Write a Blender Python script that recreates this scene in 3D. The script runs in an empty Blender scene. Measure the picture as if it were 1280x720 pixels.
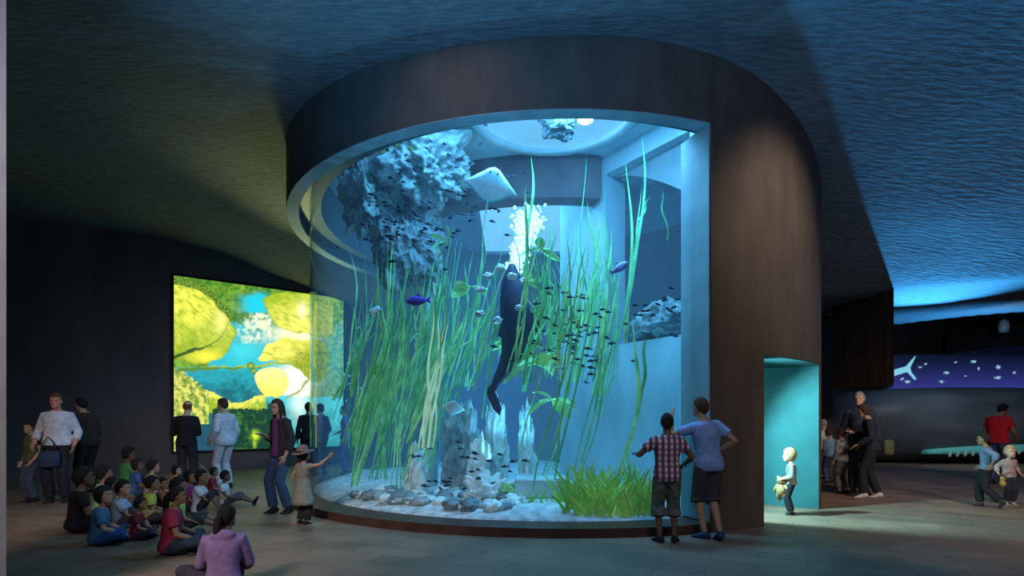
import bpy, math, random
from mathutils import Vector, Matrix, noise, Quaternion
random.seed(7)
V = Vector
PI = math.pi
scn = bpy.context.scene
COL = scn.collection

# ------------------------------------------------------------------ camera facts (metres)
EYE, FPX, HZ = 1.45, 690.0, 523.0
CX, CY, RD = 0.726, 11.824, 5.149      # the round tank tower
ZR = 5.20                              # underside of its rim


def at(u, v, d):
    """a point of the place: d metres ahead of the viewpoint, seen at (u, v) of the 1280 x 720 photo"""
    return V(((u - 640) / FPX * d, d, EYE - (v - HZ) / FPX * d))


def ground(u, v):
    d = FPX * EYE / (v - HZ)
    return V(((u - 640) / FPX * d, d, 0))


# ------------------------------------------------------------------ materials
MATS = {}


def new_mat(name):
    m = bpy.data.materials.new(name)
    m.use_nodes = True
    nt = m.node_tree
    b = nt.nodes['Principled BSDF']
    return m, nt, b


def lk(nt, a, b):
    nt.links.new(a, b)


def col4(c):
    return (c[0], c[1], c[2], 1.0)


def mottled(name, c1, c2, scale=6.0, rough=0.7, bump=0.0, stretch=(1, 1, 1), detail=4.0, emit=None, es=0.0, spec=0.3, coord='Object'):
    if name in MATS:
        return MATS[name]
    m, nt, b = new_mat(name)
    tc = nt.nodes.new('ShaderNodeTexCoord')
    mp = nt.nodes.new('ShaderNodeMapping')
    mp.inputs['Scale'].default_value = stretch
    lk(nt, tc.outputs[coord], mp.inputs['Vector'])
    nz = nt.nodes.new('ShaderNodeTexNoise')
    nz.inputs['Scale'].default_value = scale
    nz.inputs['Detail'].default_value = detail
    lk(nt, mp.outputs['Vector'], nz.inputs['Vector'])
    cr = nt.nodes.new('ShaderNodeValToRGB')
    cr.color_ramp.elements[0].position = 0.3
    cr.color_ramp.elements[1].position = 0.7
    cr.color_ramp.elements[0].color = col4(c1)
    cr.color_ramp.elements[1].color = col4(c2)
    lk(nt, nz.outputs['Fac'], cr.inputs['Fac'])
    lk(nt, cr.outputs['Color'], b.inputs['Base Color'])
    b.inputs['Roughness'].default_value = rough
    b.inputs['Specular IOR Level'].default_value = spec
    if bump:
        bp = nt.nodes.new('ShaderNodeBump')
        bp.inputs['Strength'].default_value = bump
        bp.inputs['Distance'].default_value = 0.05
        lk(nt, nz.outputs['Fac'], bp.inputs['Height'])
        lk(nt, bp.outputs['Normal'], b.inputs['Normal'])
    if es:
        b.inputs['Emission Color'].default_value = col4(emit or c2)
        b.inputs['Emission Strength'].default_value = es
    MATS[name] = m
    return m


def cloth(c, name=None):
    key = name or 'cloth_%02x%02x%02x' % tuple(int(255 * min(1, x)) for x in c)
    return mottled(key, tuple(x * 0.8 for x in c), tuple(min(1, x * 1.12) for x in c), 14, 0.85, 0.15)


def skin(c):
    return mottled('skin_%02x%02x%02x' % tuple(int(255 * x) for x in c), tuple(x * 0.9 for x in c), c, 9, 0.5)


def glow(name, c, s):
    if name in MATS:
        return MATS[name]
    m, nt, b = new_mat(name)
    b.inputs['Base Color'].default_value = col4(c)
    b.inputs['Emission Color'].default_value = col4(c)
    b.inputs['Emission Strength'].default_value = s
    MATS[name] = m
    return m


def painted_mat(name, strength):
    """a backlit print: colour laid down per vertex on the sheet, read by the nodes"""
    m, nt, b = new_mat(name)
    a = nt.nodes.new('ShaderNodeVertexColor')
    a.layer_name = 'print'
    nz = nt.nodes.new('ShaderNodeTexNoise')
    nz.inputs['Scale'].default_value = 7.0
    nz.inputs['Detail'].default_value = 6.0
    tc = nt.nodes.new('ShaderNodeTexCoord')
    lk(nt, tc.outputs['Object'], nz.inputs['Vector'])
    mr = nt.nodes.new('ShaderNodeMapRange')
    mr.inputs['From Min'].default_value = 0.25
    mr.inputs['From Max'].default_value = 0.75
    mr.inputs['To Min'].default_value = 0.94
    mr.inputs['To Max'].default_value = 1.08
    lk(nt, nz.outputs['Fac'], mr.inputs['Value'])
    mx = nt.nodes.new('ShaderNodeVectorMath')
    mx.operation = 'SCALE'
    lk(nt, a.outputs['Color'], mx.inputs[0])
    lk(nt, mr.outputs['Result'], mx.inputs['Scale'])
    lk(nt, mx.outputs['Vector'], b.inputs['Emission Color'])
    b.inputs['Base Color'].default_value = (0.02, 0.02, 0.02, 1)
    b.inputs['Emission Strength'].default_value = strength
    b.inputs['Roughness'].default_value = 0.4
    m.cycles.emission_sampling = 'AUTO'
    return m


# ------------------------------------------------------------------ mesh collector
class MB:
    def __init__(self):
        self.v = []
        self.f = []
        self.mi = []
        self.cur = 0

    def face(self, idx):
        self.f.append(tuple(idx))
        self.mi.append(self.cur)

    def loft(self, rings, cap=True, closed=True):
        n = len(rings[0])
        base = len(self.v)
        for r in rings:
            self.v.extend([V(p) for p in r])
        for i in range(len(rings) - 1):
            a, b = base + i * n, base + (i + 1) * n
            for j in range(n if closed else n - 1):
                k = (j + 1) % n
                self.face((a + j, a + k, b + k, b + j))
        if cap and closed:
            self.face([base + j for j in reversed(range(n))])
            e = base + (len(rings) - 1) * n
            self.face([e + j for j in range(n)])
        return self

    def tube(self, pts, rad, n=12, round_caps=True, flat=1.0, axis=None):
        pts = [V(p) for p in pts]
        if round_caps:
            d0 = (pts[0] - pts[1]).normalized()
            d1 = (pts[-1] - pts[-2]).normalized()
            r0, r1 = rad[0], rad[-1]
            pts = [pts[0] + d0 * r0 * 0.95, pts[0] + d0 * r0 * 0.7] + pts + [pts[-1] + d1 * r1 * 0.7, pts[-1] + d1 * r1 * 0.95]
            rad = [r0 * 0.3, r0 * 0.72] + list(rad) + [r1 * 0.72, r1 * 0.3]
        t = (pts[1] - pts[0]).normalized()
        if axis is None:
            axis = V((1, 0, 0)) if abs(t.x) < 0.8 else V((0, 1, 0))
        x = (V(axis) - t * V(axis).dot(t)).normalized()
        rings = []
        for i, p in enumerate(pts):
            if 0 < i < len(pts) - 1:
                t2 = ((pts[i + 1] - p).normalized() + (p - pts[i - 1]).normalized())
                t2 = t2.normalized() if t2.length > 1e-6 else t
            else:
                t2 = (pts[i] - pts[i - 1]).normalized() if i else t
            x = (x - t2 * x.dot(t2)).normalized()
            y = t2.cross(x)
            t = t2
            r = rad[i]
            rings.append([p + x * (r * math.cos(2 * PI * j / n)) + y * (r * flat * math.sin(2 * PI * j / n)) for j in range(n)])
        return self.loft(rings)

    def ellipsoid(self, c, r, rot=None, nu=14, nv=9):
        c = V(c)
        rings = []
        for i in range(nv):
            a = -PI / 2 + PI * (i + 0.35) / (nv - 0.3)
            ring = []
            for j in range(nu):
                b = 2 * PI * j / nu
                p = V((r[0] * math.cos(a) * math.cos(b), r[1] * math.cos(a) * math.sin(b), r[2] * math.sin(a)))
                if rot is not None:
                    p = rot @ p
                ring.append(c + p)
            rings.append(ring)
        return self.loft(rings)

    def box(self, lo, hi, m=None):
        x0, y0, z0 = lo
        x1, y1, z1 = hi
        b = len(self.v)
        for p in ((x0, y0, z0), (x1, y0, z0), (x1, y1, z0), (x0, y1, z0), (x0, y0, z1), (x1, y0, z1), (x1, y1, z1), (x0, y1, z1)):
            q = V(p)
            self.v.append(m @ q if m is not None else q)
        for f in ((3, 2, 1, 0), (4, 5, 6, 7), (0, 1, 5, 4), (1, 2, 6, 5), (2, 3, 7, 6), (3, 0, 4, 7)):
            self.face([b + k for k in f])
        return self

    def prism(self, poly, z0, z1):
        """poly: (x, y) corners, counter-clockwise from above"""
        return self.loft([[V((x, y, z0)) for x, y in poly], [V((x, y, z1)) for x, y in poly]])

    def arc_block(self, r0, r1, z0, z1, a0, a1, c=(CX, CY), n=None):
        """a piece of a round wall: radii r0 < r1, angles a0 < a1 in degrees"""
        n = n or max(2, int((a1 - a0) / 2.5))
        rings = []
        for i in range(n + 1):
            a = math.radians(a0 + (a1 - a0) * i / n)
            ca, sa = math.cos(a), math.sin(a)
            rings.append([V((c[0] + r * ca, c[1] + r * sa, z)) for r, z in ((r0, z0), (r1, z0), (r1, z1), (r0, z1))])
        full = abs(a1 - a0 - 360) < 1e-6
        return self.loft([[q for q in r] for r in rings], cap=not full)

    def mesh(self, name):
        me = bpy.data.meshes.new(name)
        me.from_pydata([tuple(p) for p in self.v], [], self.f)
        if any(self.mi):
            me.polygons.foreach_set('material_index', self.mi)
        me.update()
        return me

    def build(self, name, mats, parent=None, smooth=True, recalc=True):
        me = self.mesh(name)
        return link(name, me, mats, parent, smooth, recalc)


def link(name, me, mats, parent=None, smooth=True, recalc=False):
    if recalc:
        import bmesh
        bm = bmesh.new()
        bm.from_mesh(me)
        bmesh.ops.recalc_face_normals(bm, faces=bm.faces)
        bm.to_mesh(me)
        bm.free()
    o = bpy.data.objects.new(name, me)
    COL.objects.link(o)
    for m in (mats if isinstance(mats, (list, tuple)) else [mats]):
        me.materials.append(m)
    if smooth:
        me.polygons.foreach_set('use_smooth', [True] * len(me.polygons))
        if smooth == 'auto':
            for p in me.polygons:
                p.use_smooth = True
            me.set_sharp_from_angle(angle=math.radians(35))
    if parent is not None:
        o.parent = parent
    return o


def tag(o, label=None, cat=None, group=None, kind=None):
    if label:
        o['label'] = label
    if cat:
        o['category'] = cat
    if group:
        o['group'] = group
    if kind:
        o['kind'] = kind
    return o


def empty(name, loc=(0, 0, 0), rz=0.0, label=None, cat=None, group=None):
    o = bpy.data.objects.new(name, None)
    o.empty_display_size = 0.1
    COL.objects.link(o)
    o.location = loc
    o.rotation_euler = (0, 0, rz)
    return tag(o, label, cat, group)


def struct(name, mb, mat, smooth='auto'):
    return tag(mb.build(name, mat, smooth=smooth), kind='structure')


def remesh(mb, voxel, smooth=2, name='m'):
    me = mb.mesh(name)
    o = bpy.data.objects.new('tmp_' + name, me)
    COL.objects.link(o)
    r = o.modifiers.new('r', 'REMESH')
    r.mode = 'VOXEL'
    r.voxel_size = voxel
    r.adaptivity = 0.0
    if smooth:
        s = o.modifiers.new('s', 'SMOOTH')
        s.iterations = smooth
        s.factor = 0.5
    dg = bpy.context.evaluated_depsgraph_get()
    out = bpy.data.meshes.new_from_object(o.evaluated_get(dg))
    out.name = name
    bpy.data.objects.remove(o)
    bpy.data.meshes.remove(me)
    return out


def lerp(a, b, t):
    return a + (b - a) * t


# ------------------------------------------------------------------ people
def ik(a, t, l1, l2, pole):
    d = t - a
    L = d.length
    m = (l1 + l2) * 0.995
    if L > m:
        t = a + d * (m / L)
        d = t - a
        L = m
    L = max(L, abs(l1 - l2) + 1e-3)
    u = d.normalized()
    x = (l1 * l1 - l2 * l2 + L * L) / (2 * L)
    h = math.sqrt(max(1e-6, l1 * l1 - x * x))
    p = V(pole)
    p = p - u * p.dot(u)
    if p.length < 1e-4:
        p = V((0, 1, 0)) - u * u.y
    p.normalize()
    return a + u * x + p * h, t


HEAD = [(0.0, .09, .31, .16), (.035, .15, .365, .06), (.09, .19, .385, -.06), (.18, .24, .39, -.20), (.30, .275, .38, -.32), (.42, .30, .372, -.39), (.50, .31, .355, -.42),
        (.58, .32, .385, -.43), (.70, .325, .375, -.43), (.80, .30, .33, -.40), (.89, .245, .25, -.33), (.96, .15, .13, -.20), (1.0, .04, .02, -.08)]


class Fig:
    """one pose worked out: joints, then body and clothing meshes around them"""

    def __init__(s, H, child=0.0, pz=.94, lean=(0, 0), twist=0, hands=None, feet=None, kneepole=None, elbow=None, headyaw=0, headpitch=0,
                 width=1.0, px=0.0, footdir=None, curl=0.35, girth=1.0):
        s.H = H
        s.hh = lerp(.232, .195, child) * (H / 1.75 if child == 0 else 1.0) if child < 1 else .195
        if child > 0:
            s.hh = lerp(H * .1326, .205, min(1, child))
        s.k = k = (H - s.hh) / 1.518
        s.width, s.girth = width, girth
        s.P = V((px, 0, pz)) * k
        s.S = V((lean[0], lean[1], 1)).normalized()
        s.LH = V((1, 0, 0))
        tw = math.radians(twist)
        ls = V((math.cos(tw), math.sin(tw), 0))
        s.LS = (ls - s.S * ls.dot(s.S)).normalized()
        s.F = s.S.cross(s.LS).normalized()
        s.N = s.P + s.S * (.545 * k)
        s.sh, s.el, s.wr, s.hip, s.kn, s.an, s.fd = {}, {}, {}, {}, {}, {}, {}
        hands = hands or {}
        feet = feet or {}
        elbow = elbow or {}
        kneepole = kneepole or {}
        footdir = footdir or {}
        up_, fo_ = .285 * k, .25 * k
        for sd in (1, -1):
            s.sh[sd] = s.P + s.S * (.452 * k) + s.LS * (sd * .168 * k * width)
            h = hands.get(sd, (.07, .06, -.50))
            t = s.sh[sd] + (s.LS * (sd * h[0]) + V((-s.LS.y, s.LS.x, 0)).normalized() * h[1] + V((0, 0, 1)) * h[2]) * k
            e = elbow.get(sd, (.5, -1, -.35))
            s.el[sd], s.wr[sd] = ik(s.sh[sd], t, up_, fo_, V((sd * e[0], e[1], e[2])))
            s.hip[sd] = s.P + V((sd * .088 * k, 0, -.03 * k))
            f = feet.get(sd, (.10, 0.0, .085))
            kp = kneepole.get(sd, (.1, 1, 0.1))
            s.kn[sd], s.an[sd] = ik(s.hip[sd], V((sd * f[0], f[1], f[2])) * k, .43 * k, .425 * k, V((sd * kp[0], kp[1], kp[2])))
            fdv = footdir.get(sd, (.18, 1, -.25))
            s.fd[sd] = V((sd * fdv[0], fdv[1], fdv[2])).normalized()
        s.HM = Matrix.Rotation(math.radians(headyaw), 3, 'Z') @ Matrix.Rotation(math.radians(headpitch), 3, 'X')
        s.HB = s.N + s.S * (.035 * k) + s.HM @ V((0, .05, 0)) * k
        s.curl = curl

    def hp(s, p):
        return s.HB + s.HM @ (V(p) * s.hh)

    def torso(s, mb, off=0.0, lo=-.09, hi=.545, flare=0.0):
        k, w, g = s.k, s.width, s.girth
        prof = [(-.10, .125, .085), (-.05, .155, .11), (.02, .165, .115), (.10, .150, .105), (.18, .143, .100), (.28, .155, .108), (.38, .168, .112), (.44, .165, .10),
                (.49, .135, .085), (.52, .09, .068), (.56, .062, .058)]
        rows = [r for r in prof if lo < r[0] < hi]

        def val(z):
            for a, b in zip(prof, prof[1:]):
                if a[0] <= z <= b[0]:
                    t = (z - a[0]) / (b[0] - a[0])
                    return (z, lerp(a[1], b[1], t), lerp(a[2], b[2], t))
            return prof[-1] if z > 0 else prof[0]
        rows = [val(lo)] + rows + [val(hi)]
        rings = []
        for z, hw, hd in rows:
            t = max(0, min(1, z / .45))
            X = (s.LH * (1 - t) + s.LS * t).normalized()
            Y = s.S.cross(X).normalized()
            c = s.P + s.S * (z * k)
            fl = flare * max(0, (.1 - z)) * k
            a, b = (hw * w * g) * k + off + fl, hd * g * k + off + fl
            ring = []
            for j in range(20):
                th = 2 * PI * j / 20
                cx, sy = math.cos(th), math.sin(th)
                ring.append(c + X * (a * math.copysign(abs(cx) ** .85, cx)) + Y * (b * math.copysign(abs(sy) ** .85, sy)))
            rings.append(ring)
        mb.loft(rings)

    def arm(s, mb, sd, off=0.0, upto=2.0, loose=0.0):
        k = s.k
        A, B, C = s.sh[sd], s.el[sd], s.wr[sd]
        inn = s.P + s.S * (.462 * k) + s.LS * (sd * .10 * k)
        pts = [inn, A, A.lerp(B, .3), A.lerp(B, .7), B, B.lerp(C, .3), B.lerp(C, .7), C]
        rr = [.055, .056, .05, .044, .042, .043, .034, .027]
        n = len(pts)
        if upto < 2:
            if upto <= 1:
                q = A.lerp(B, upto)
                pts = [inn, A, A.lerp(q, .5), q]
                rr = [.055, .056, .05, .048]
            else:
                q = B.lerp(C, upto - 1)
                pts = [inn, A, A.lerp(B, .3), A.lerp(B, .7), B, B.lerp(q, .5), q]
                rr = [.055, .056, .05, .044, .043, .042, .035]
        rr = [r * k * (.8 + .2 * s.girth) + off + loose * i / (len(rr) - 1) for i, r in enumerate(rr)]
        mb.tube(pts, rr, 12, round_caps=(upto >= 2 and off == 0))

    def leg(s, mb, sd, off=0.0, upto=2.0, loose=0.0):
        k = s.k
        A, B, C = s.hip[sd], s.kn[sd], s.an[sd]
        pts = [A, A.lerp(B, .3), A.lerp(B, .7), B, B.lerp(C, .25), B.lerp(C, .6), C]
        rr = [.088, .082, .064, .054, .056, .043, .034]
        if upto < 2:
            if upto <= 1:
                q = A.lerp(B, upto)
                pts = [A, A.lerp(q, .35), A.lerp(q, .7), q]
                rr = [.088, .082, .072, .064]
            else:
                q = B.lerp(C, upto - 1)
                pts = [A, A.lerp(B, .3), A.lerp(B, .7), B, B.lerp(q, .5), q]
                rr = [.088, .082, .064, .056, .056, .05]
        rr = [r * k * (.75 + .25 * s.girth) + off + loose * i / (len(rr) - 1) for i, r in enumerate(rr)]
        mb.tube(pts, rr, 14, round_caps=(off == 0))

    def hand(s, mb, sd):
        k = s.k
        D = (s.wr[sd] - s.el[sd]).normalized()
        inward = V((-sd, 0.25, 0)) if abs(D.z) > .6 else V((0, 0, -1))
        Nn = (inward - D * inward.dot(D)).normalized()
        Wd = Nn.cross(D).normalized()
        if Wd.dot(V((0, 1, .3))) < 0:
            Wd = -Wd            # thumb side: forward / up
        w = s.wr[sd]
        rings = []
        for t, hw, ht in ((-.01, .024, .022), (.03, .034, .017), (.065, .041, .015), (.095, .042, .013)):
            c = w + D * (t * k)
            rings.append([c + Wd * (hw * k * math.cos(2 * PI * j / 12)) + Nn * (ht * k * math.sin(2 * PI * j / 12)) for j in range(12)])
        mb.loft(rings)
        cu = s.curl
        for i, (o, L) in enumerate(((.034, .072), (.012, .082), (-.011, .077), (-.033, .060))):
            p0 = w + (D * .088 + Wd * o) * k
            d1 = (D + Nn * cu * .5 + Wd * o * 4).normalized()
            d2 = (D + Nn * cu * 1.6 + Wd * o * 4).normalized()
            p1 = p0 + d1 * (L * .5 * k)
            p2 = p1 + d2 * (L * .5 * k)
            mb.tube([p0, p1, p2], [.0095 * k, .009 * k, .008 * k], 8)
        p0 = w + (D * .03 + Wd * .03) * k
        p1 = p0 + (D * .6 + Wd * .8).normalized() * (.04 * k)
        p2 = p1 + (D * .85 + Wd * .35 + Nn * .3).normalized() * (.035 * k)
        mb.tube([p0, p1, p2], [.013 * k, .011 * k, .009 * k], 8)

    def foot(s, mb, sd, off=0.0):
        k = s.k
        a = s.an[sd]
        f = s.fd[sd]
        side = f.cross(V((0, 0, 1)))
        if side.length < .1:
            side = V((1, 0, 0))
        side.normalize()
        up = side.cross(f).normalized()
        base = a - up * (.048 * k)
        rings = []
        for t, hw, ht, dz in ((-.062, .022, .022, .0), (-.05, .036, .04, .004), (-.01, .038, .05, .012), (.05, .040, .04, .002), (.11, .046, .028, -.010), (.16, .042, .021, -.016), (.185, .022, .013, -.02)):
            c = base + f * (t * k) + up * (dz * k)
            rings.append([c + side * ((hw * k + off) * math.cos(2 * PI * j / 12)) + up * ((ht * k + off * .6) * math.sin(2 * PI * j / 12)) for j in range(12)])
        mb.loft(rings)

    def head(s, mb):
        rings = []
        for z, hw, yf, yb in HEAD:
            ring = []
            cy, hy = (yf + yb) / 2, (yf - yb) / 2
            for j in range(20):
                th = 2 * PI * j / 20
                cx, sy = math.cos(th), math.sin(th)
                ring.append(s.hp((hw * math.copysign(abs(cx) ** .9, cx), cy + hy * sy, z)))
            rings.append(ring)
        mb.loft(rings)
        mb.tube([s.hp((0, .35, .53)), s.hp((0, .42, .38)), s.hp((0, .39, .33))], [.03 * s.hh, .05 * s.hh, .05 * s.hh], 8)
        for sd in (1, -1):
            mb.ellipsoid(s.hp((sd * .325, -.02, .44)), (.035 * s.hh, .085 * s.hh, .13 * s.hh), s.HM, 10, 7)
            mb.ellipsoid(s.hp((sd * .13, .335, .60)), (.10 * s.hh, .045 * s.hh, .03 * s.hh), s.HM, 8, 5)
        mb.ellipsoid(s.hp((0, .365, .235)), (.10 * s.hh, .04 * s.hh, .035 * s.hh), s.HM, 10, 6)
        mb.tube([s.N - s.S * (.05 * s.k), s.hp((0, -.06, .10)), s.hp((0, -.04, .3))], [.058 * s.k, .054 * s.k, .055 * s.k], 14)

    def body(s, voxel=.0085):
        mb = MB()
        s.torso(mb)
        s.head(mb)
        for sd in (1, -1):
            s.arm(mb, sd)
            s.hand(mb, sd)
            s.leg(mb, sd)
            s.foot(mb, sd)
        return remesh(mb, voxel * (s.k ** .5), 2, 'body')

    def top(s, sleeve=.55, hem=-.06, off=.016, hood=False, loose=.008, flare=.12, hi=.525):
        mb = MB()
        s.torso(mb, off, hem, hi, flare)
        for sd in (1, -1):
            if sleeve > 0:
                s.arm(mb, sd, off * .8, sleeve, loose)
        if hood:
            mb.ellipsoid(s.N - s.F * (.07 * s.k) - s.S * (.045 * s.k), (.13 * s.k, .06 * s.k, .075 * s.k), None, 14, 9)
        return remesh(mb, .011, 2, 'shirt')

    def bottom(s, upto=1.95, off=.014, loose=.012, waist=.08):
        mb = MB()
        s.torso(mb, off * .8, -.095, waist)
        for sd in (1, -1):
            s.leg(mb, sd, off, upto, loose)
        return remesh(mb, .011, 2, 'trousers')

    def skirt(s, top=.12, length=.5, flare=.13, off=.016):
        mb = MB()
        rings = []
        for i in range(9):
            t = i / 8
            z = top - length * t
            w = lerp(.15, .15 + flare, t) * s.k + off
            d = lerp(.11, .11 + flare * .9, t) * s.k + off
            c = s.P + V((0, 0, z * s.k))
            rings.append([c + V(((w + .01 * t * math.sin(7 * 2 * PI * j / 28)) * math.cos(2 * PI * j / 28), (d + .01 * t * math.sin(7 * 2 * PI * j / 28)) * math.sin(2 * PI * j / 28), 0)) for j in range(28)])
        mb.loft(rings)
        return mb.mesh('skirt')

    def hair(s, kind='short'):
        mb = MB()
        grow = {'short': 1.09, 'crop': 1.0, 'long': 1.08, 'pony': 1.10, 'bob': 1.12, 'curly': 1.1}[kind]
        back = {'short': .09, 'crop': .25, 'long': -.1, 'pony': .12, 'bob': -.02, 'curly': .14}[kind]
        c = V((0, -.035, .53))
        rad = V((.345 * grow, .425 * grow, .49 * grow))
        rings = []
        nu, nv = 30, 18
        for i in range(nv):
            a = -PI / 2 + PI * (i + .4) / (nv - .2)
            ring = []
            for j in range(nu):
                b = 2 * PI * j / nu
                d = V((math.cos(a) * math.cos(b), math.cos(a) * math.sin(b), math.sin(a)))
                p = c + V((d.x * rad.x, d.y * rad.y, d.z * rad.z))
                y = p.y
                side_low = .36 if kind in ('short', 'crop', 'pony', 'curly') else .08
                if y < -.05:
                    zl = lerp(side_low, back, min(1, (-.05 - y) / .3))
                else:
                    zl = lerp(side_low, .76, min(1, (y + .05) / .28))
                if p.z < zl:
                    f = max(.72, 1 - (zl - p.z) * 2.6 - .06)
                    p = c + (p - c) * f
                else:
                    p += d * (.02 * noise.noise(p * (9 if kind != 'curly' else 14) + V((s.H * 7, 0, 0))) * (3 if kind == 'curly' else 1))
                ring.append(s.hp(p))
            rings.append(ring)
        mb.loft(rings)
        if kind == 'long':
            pts, rr = [], []
            for i in range(6):
                t = i / 5
                pts.append(s.hp((0, -.30 - .10 * math.sin(t * PI * .6), .55 - t * 1.15)))
                rr.append(s.hh * lerp(.33, .17, t))
            mb.tube(pts, rr, 14, flat=.55, axis=s.HM @ V((1, 0, 0)))
            for sd in (1, -1):
                mb.tube([s.hp((sd * .29, .02, .6)), s.hp((sd * .33, .05, .1)), s.hp((sd * .30, .10, -.35))], [s.hh * .10, s.hh * .11, s.hh * .06], 10)
        if kind == 'pony':
            mb.tube([s.hp((0, -.40, .62)), s.hp((0, -.56, .45)), s.hp((0, -.64, .05)), s.hp((0, -.66, -.40)), s.hp((0, -.62, -.72))], [s.hh * .13, s.hh * .18, s.hh * .17, s.hh * .14, s.hh * .05], 12)
        return mb.mesh('hair')


def dress_figure(name, fig, loc, yaw, label, skinc, hairc, cl, group=None, voxel=.0085, hair='short', face=True):
    """cl: list of (part name, mesh, material)"""
    root = empty(name, loc, math.radians(yaw), label, 'person', group)
    link('body', fig.body(voxel), skin(skinc), root)
    if hair:
        link('hair', fig.hair(hair), cloth(hairc, 'hair_%02x%02x%02x' % tuple(int(255 * x) for x in hairc)), root, recalc=True)
    for nm, me, mt in cl:
        link(nm, me, mt, root, recalc=True)
    if face:
        for sd in (1, -1):
            mb = MB()
            mb.ellipsoid(fig.hp((sd * .125, .352, .515)), (.045 * fig.hh, .02 * fig.hh, .026 * fig.hh), fig.HM, 10, 6)
            mb.build('eye', mottled('eye_dark', (.02, .015, .01), (.05, .03, .02), 8, .2), root)
        mb = MB()
        mb.ellipsoid(fig.hp((0, .395, .235)), (.085 * fig.hh, .02 * fig.hh, .014 * fig.hh), fig.HM, 10, 6)
        mb.build('mouth', skin((skinc[0] * .6, skinc[1] * .35, skinc[2] * .35)), root)
    return root


def shoes(fig, mat, off=.008):
    out = []
    for sd in (1, -1):
        mb = MB()
        fig.foot(mb, sd, off)
        out.append(('shoe', mb.mesh('shoe'), mat))
    return out

# ================================================================== THE SETTING
CONC = mottled('board_marked_concrete', (.080, .064, .055), (.115, .094, .080), 3, .75, .3, (1.2, 1.2, .45), 9)
CONC_DARK = mottled('dark_brown_concrete', (.035, .027, .023), (.06, .048, .042), 4, .8, .3, (2, 2, .25), 6)
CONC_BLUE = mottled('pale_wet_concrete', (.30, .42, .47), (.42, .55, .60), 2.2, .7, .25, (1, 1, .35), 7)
PLASTER = mottled('rough_cast_ceiling', (.12, .135, .14), (.21, .225, .23), 9, .85, .6, (.55, 1.8, 1), 10)
WALL_D = mottled('dark_plaster_wall', (.10, .080, .078), (.165, .132, .125), .9, .8, .2, (1, 1, .4), 6)
BLACK = mottled('black_paint', (.006, .006, .008), (.014, .013, .016), 4, .6)
TEAL = mottled('teal_painted_wall', (.017, .105, .12), (.025, .135, .15), 3, .75, .15)

# floor: long dark end-grain boards
fm, fnt, fb = new_mat('brown_block_floor')
tc = fnt.nodes.new('ShaderNodeTexCoord')
mp = fnt.nodes.new('ShaderNodeMapping')
mp.inputs['Rotation'].default_value = (0, 0, math.radians(24))
lk(fnt, tc.outputs['Object'], mp.inputs['Vector'])
bk = fnt.nodes.new('ShaderNodeTexBrick')
bk.inputs['Scale'].default_value = 1.0
bk.inputs['Brick Width'].default_value = .9
bk.inputs['Row Height'].default_value = .3
bk.inputs['Mortar Size'].default_value = .006
bk.inputs['Color1'].default_value = (.29, .195, .135, 1)
bk.inputs['Color2'].default_value = (.215, .145, .102, 1)
bk.inputs['Mortar'].default_value = (.13, .092, .07, 1)
lk(fnt, mp.outputs['Vector'], bk.inputs['Vector'])
nz = fnt.nodes.new('ShaderNodeTexNoise')
nz.inputs['Scale'].default_value = 1.3
nz.inputs['Detail'].default_value = 8
lk(fnt, tc.outputs['Object'], nz.inputs['Vector'])
mx = fnt.nodes.new('ShaderNodeMix')
mx.data_type = 'RGBA'
mx.blend_type = 'MULTIPLY'
mx.inputs['Factor'].default_value = .8
lk(fnt, bk.outputs['Color'], mx.inputs['A'])
cr = fnt.nodes.new('ShaderNodeValToRGB')
cr.color_ramp.elements[0].position, cr.color_ramp.elements[1].position = .3, .7
cr.color_ramp.elements[0].color, cr.color_ramp.elements[1].color = (.55, .55, .55, 1), (1.1, 1.1, 1.1, 1)
lk(fnt, nz.outputs['Fac'], cr.inputs['Fac'])
lk(fnt, cr.outputs['Color'], mx.inputs['B'])
lk(fnt, mx.outputs['Result'], fb.inputs['Base Color'])
mr = fnt.nodes.new('ShaderNodeMapRange')
mr.inputs['To Min'].default_value, mr.inputs['To Max'].default_value = .42, .68
lk(fnt, nz.outputs['Fac'], mr.inputs['Value'])
lk(fnt, mr.outputs['Result'], fb.inputs['Roughness'])

mb = MB()
mb.box((-16, -3, -.2), (27, 27, 0))
struct('floor', mb, fm, smooth=False)


# ceiling: one rough cast shell, falling away to the right and the far end
def ceil_z(x, y):
    left = 6.08 + min(.5, max(-.1, .11 * (y - 6.7)))
    if x < -5:
        left -= .10 * (-5 - x) * .6
    s = .6 * x + .8 * y - 7.4
    right = 6.15 - .265 * s if s < 7.2 else 4.242 + .035 * (s - 7.2)
    k = .35
    h = max(0, min(1, .5 + .5 * (right - left) / k))
    z = lerp(right, left, h) - k * h * (1 - h)
    z += .05 * noise.noise(V((x * .7, y * .7, 3))) + .015 * noise.noise(V((x * 2.3, y * 2.3, 8)))
    return z


mb = MB()
st = .25
nx, ny = int(36 / st), int(28 / st)
ids = {}
for i in range(nx + 1):
    for j in range(ny + 1):
        x, y = -14 + i * st, -2 + j * st
        if x + .955 * y > 29.6:
            continue
        ids[i, j] = len(mb.v)
        mb.v.append(V((x, y, ceil_z(x, y))))
for i in range(nx):
    for j in range(ny):
        q = [(i, j), (i, j + 1), (i + 1, j + 1), (i + 1, j)]
        if all(k in ids for k in q):
            c = sum((mb.v[ids[k]] for k in q), V()) / 4
            if math.hypot(c.x - CX, c.y - CY) > 4.85:
                mb.face([ids[k] for k in q])
ceil = tag(mb.build('ceiling', PLASTER, recalc=False), kind='structure')
so = ceil.modifiers.new('thickness', 'SOLIDIFY')
so.thickness = .05
so.offset = -1

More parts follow.
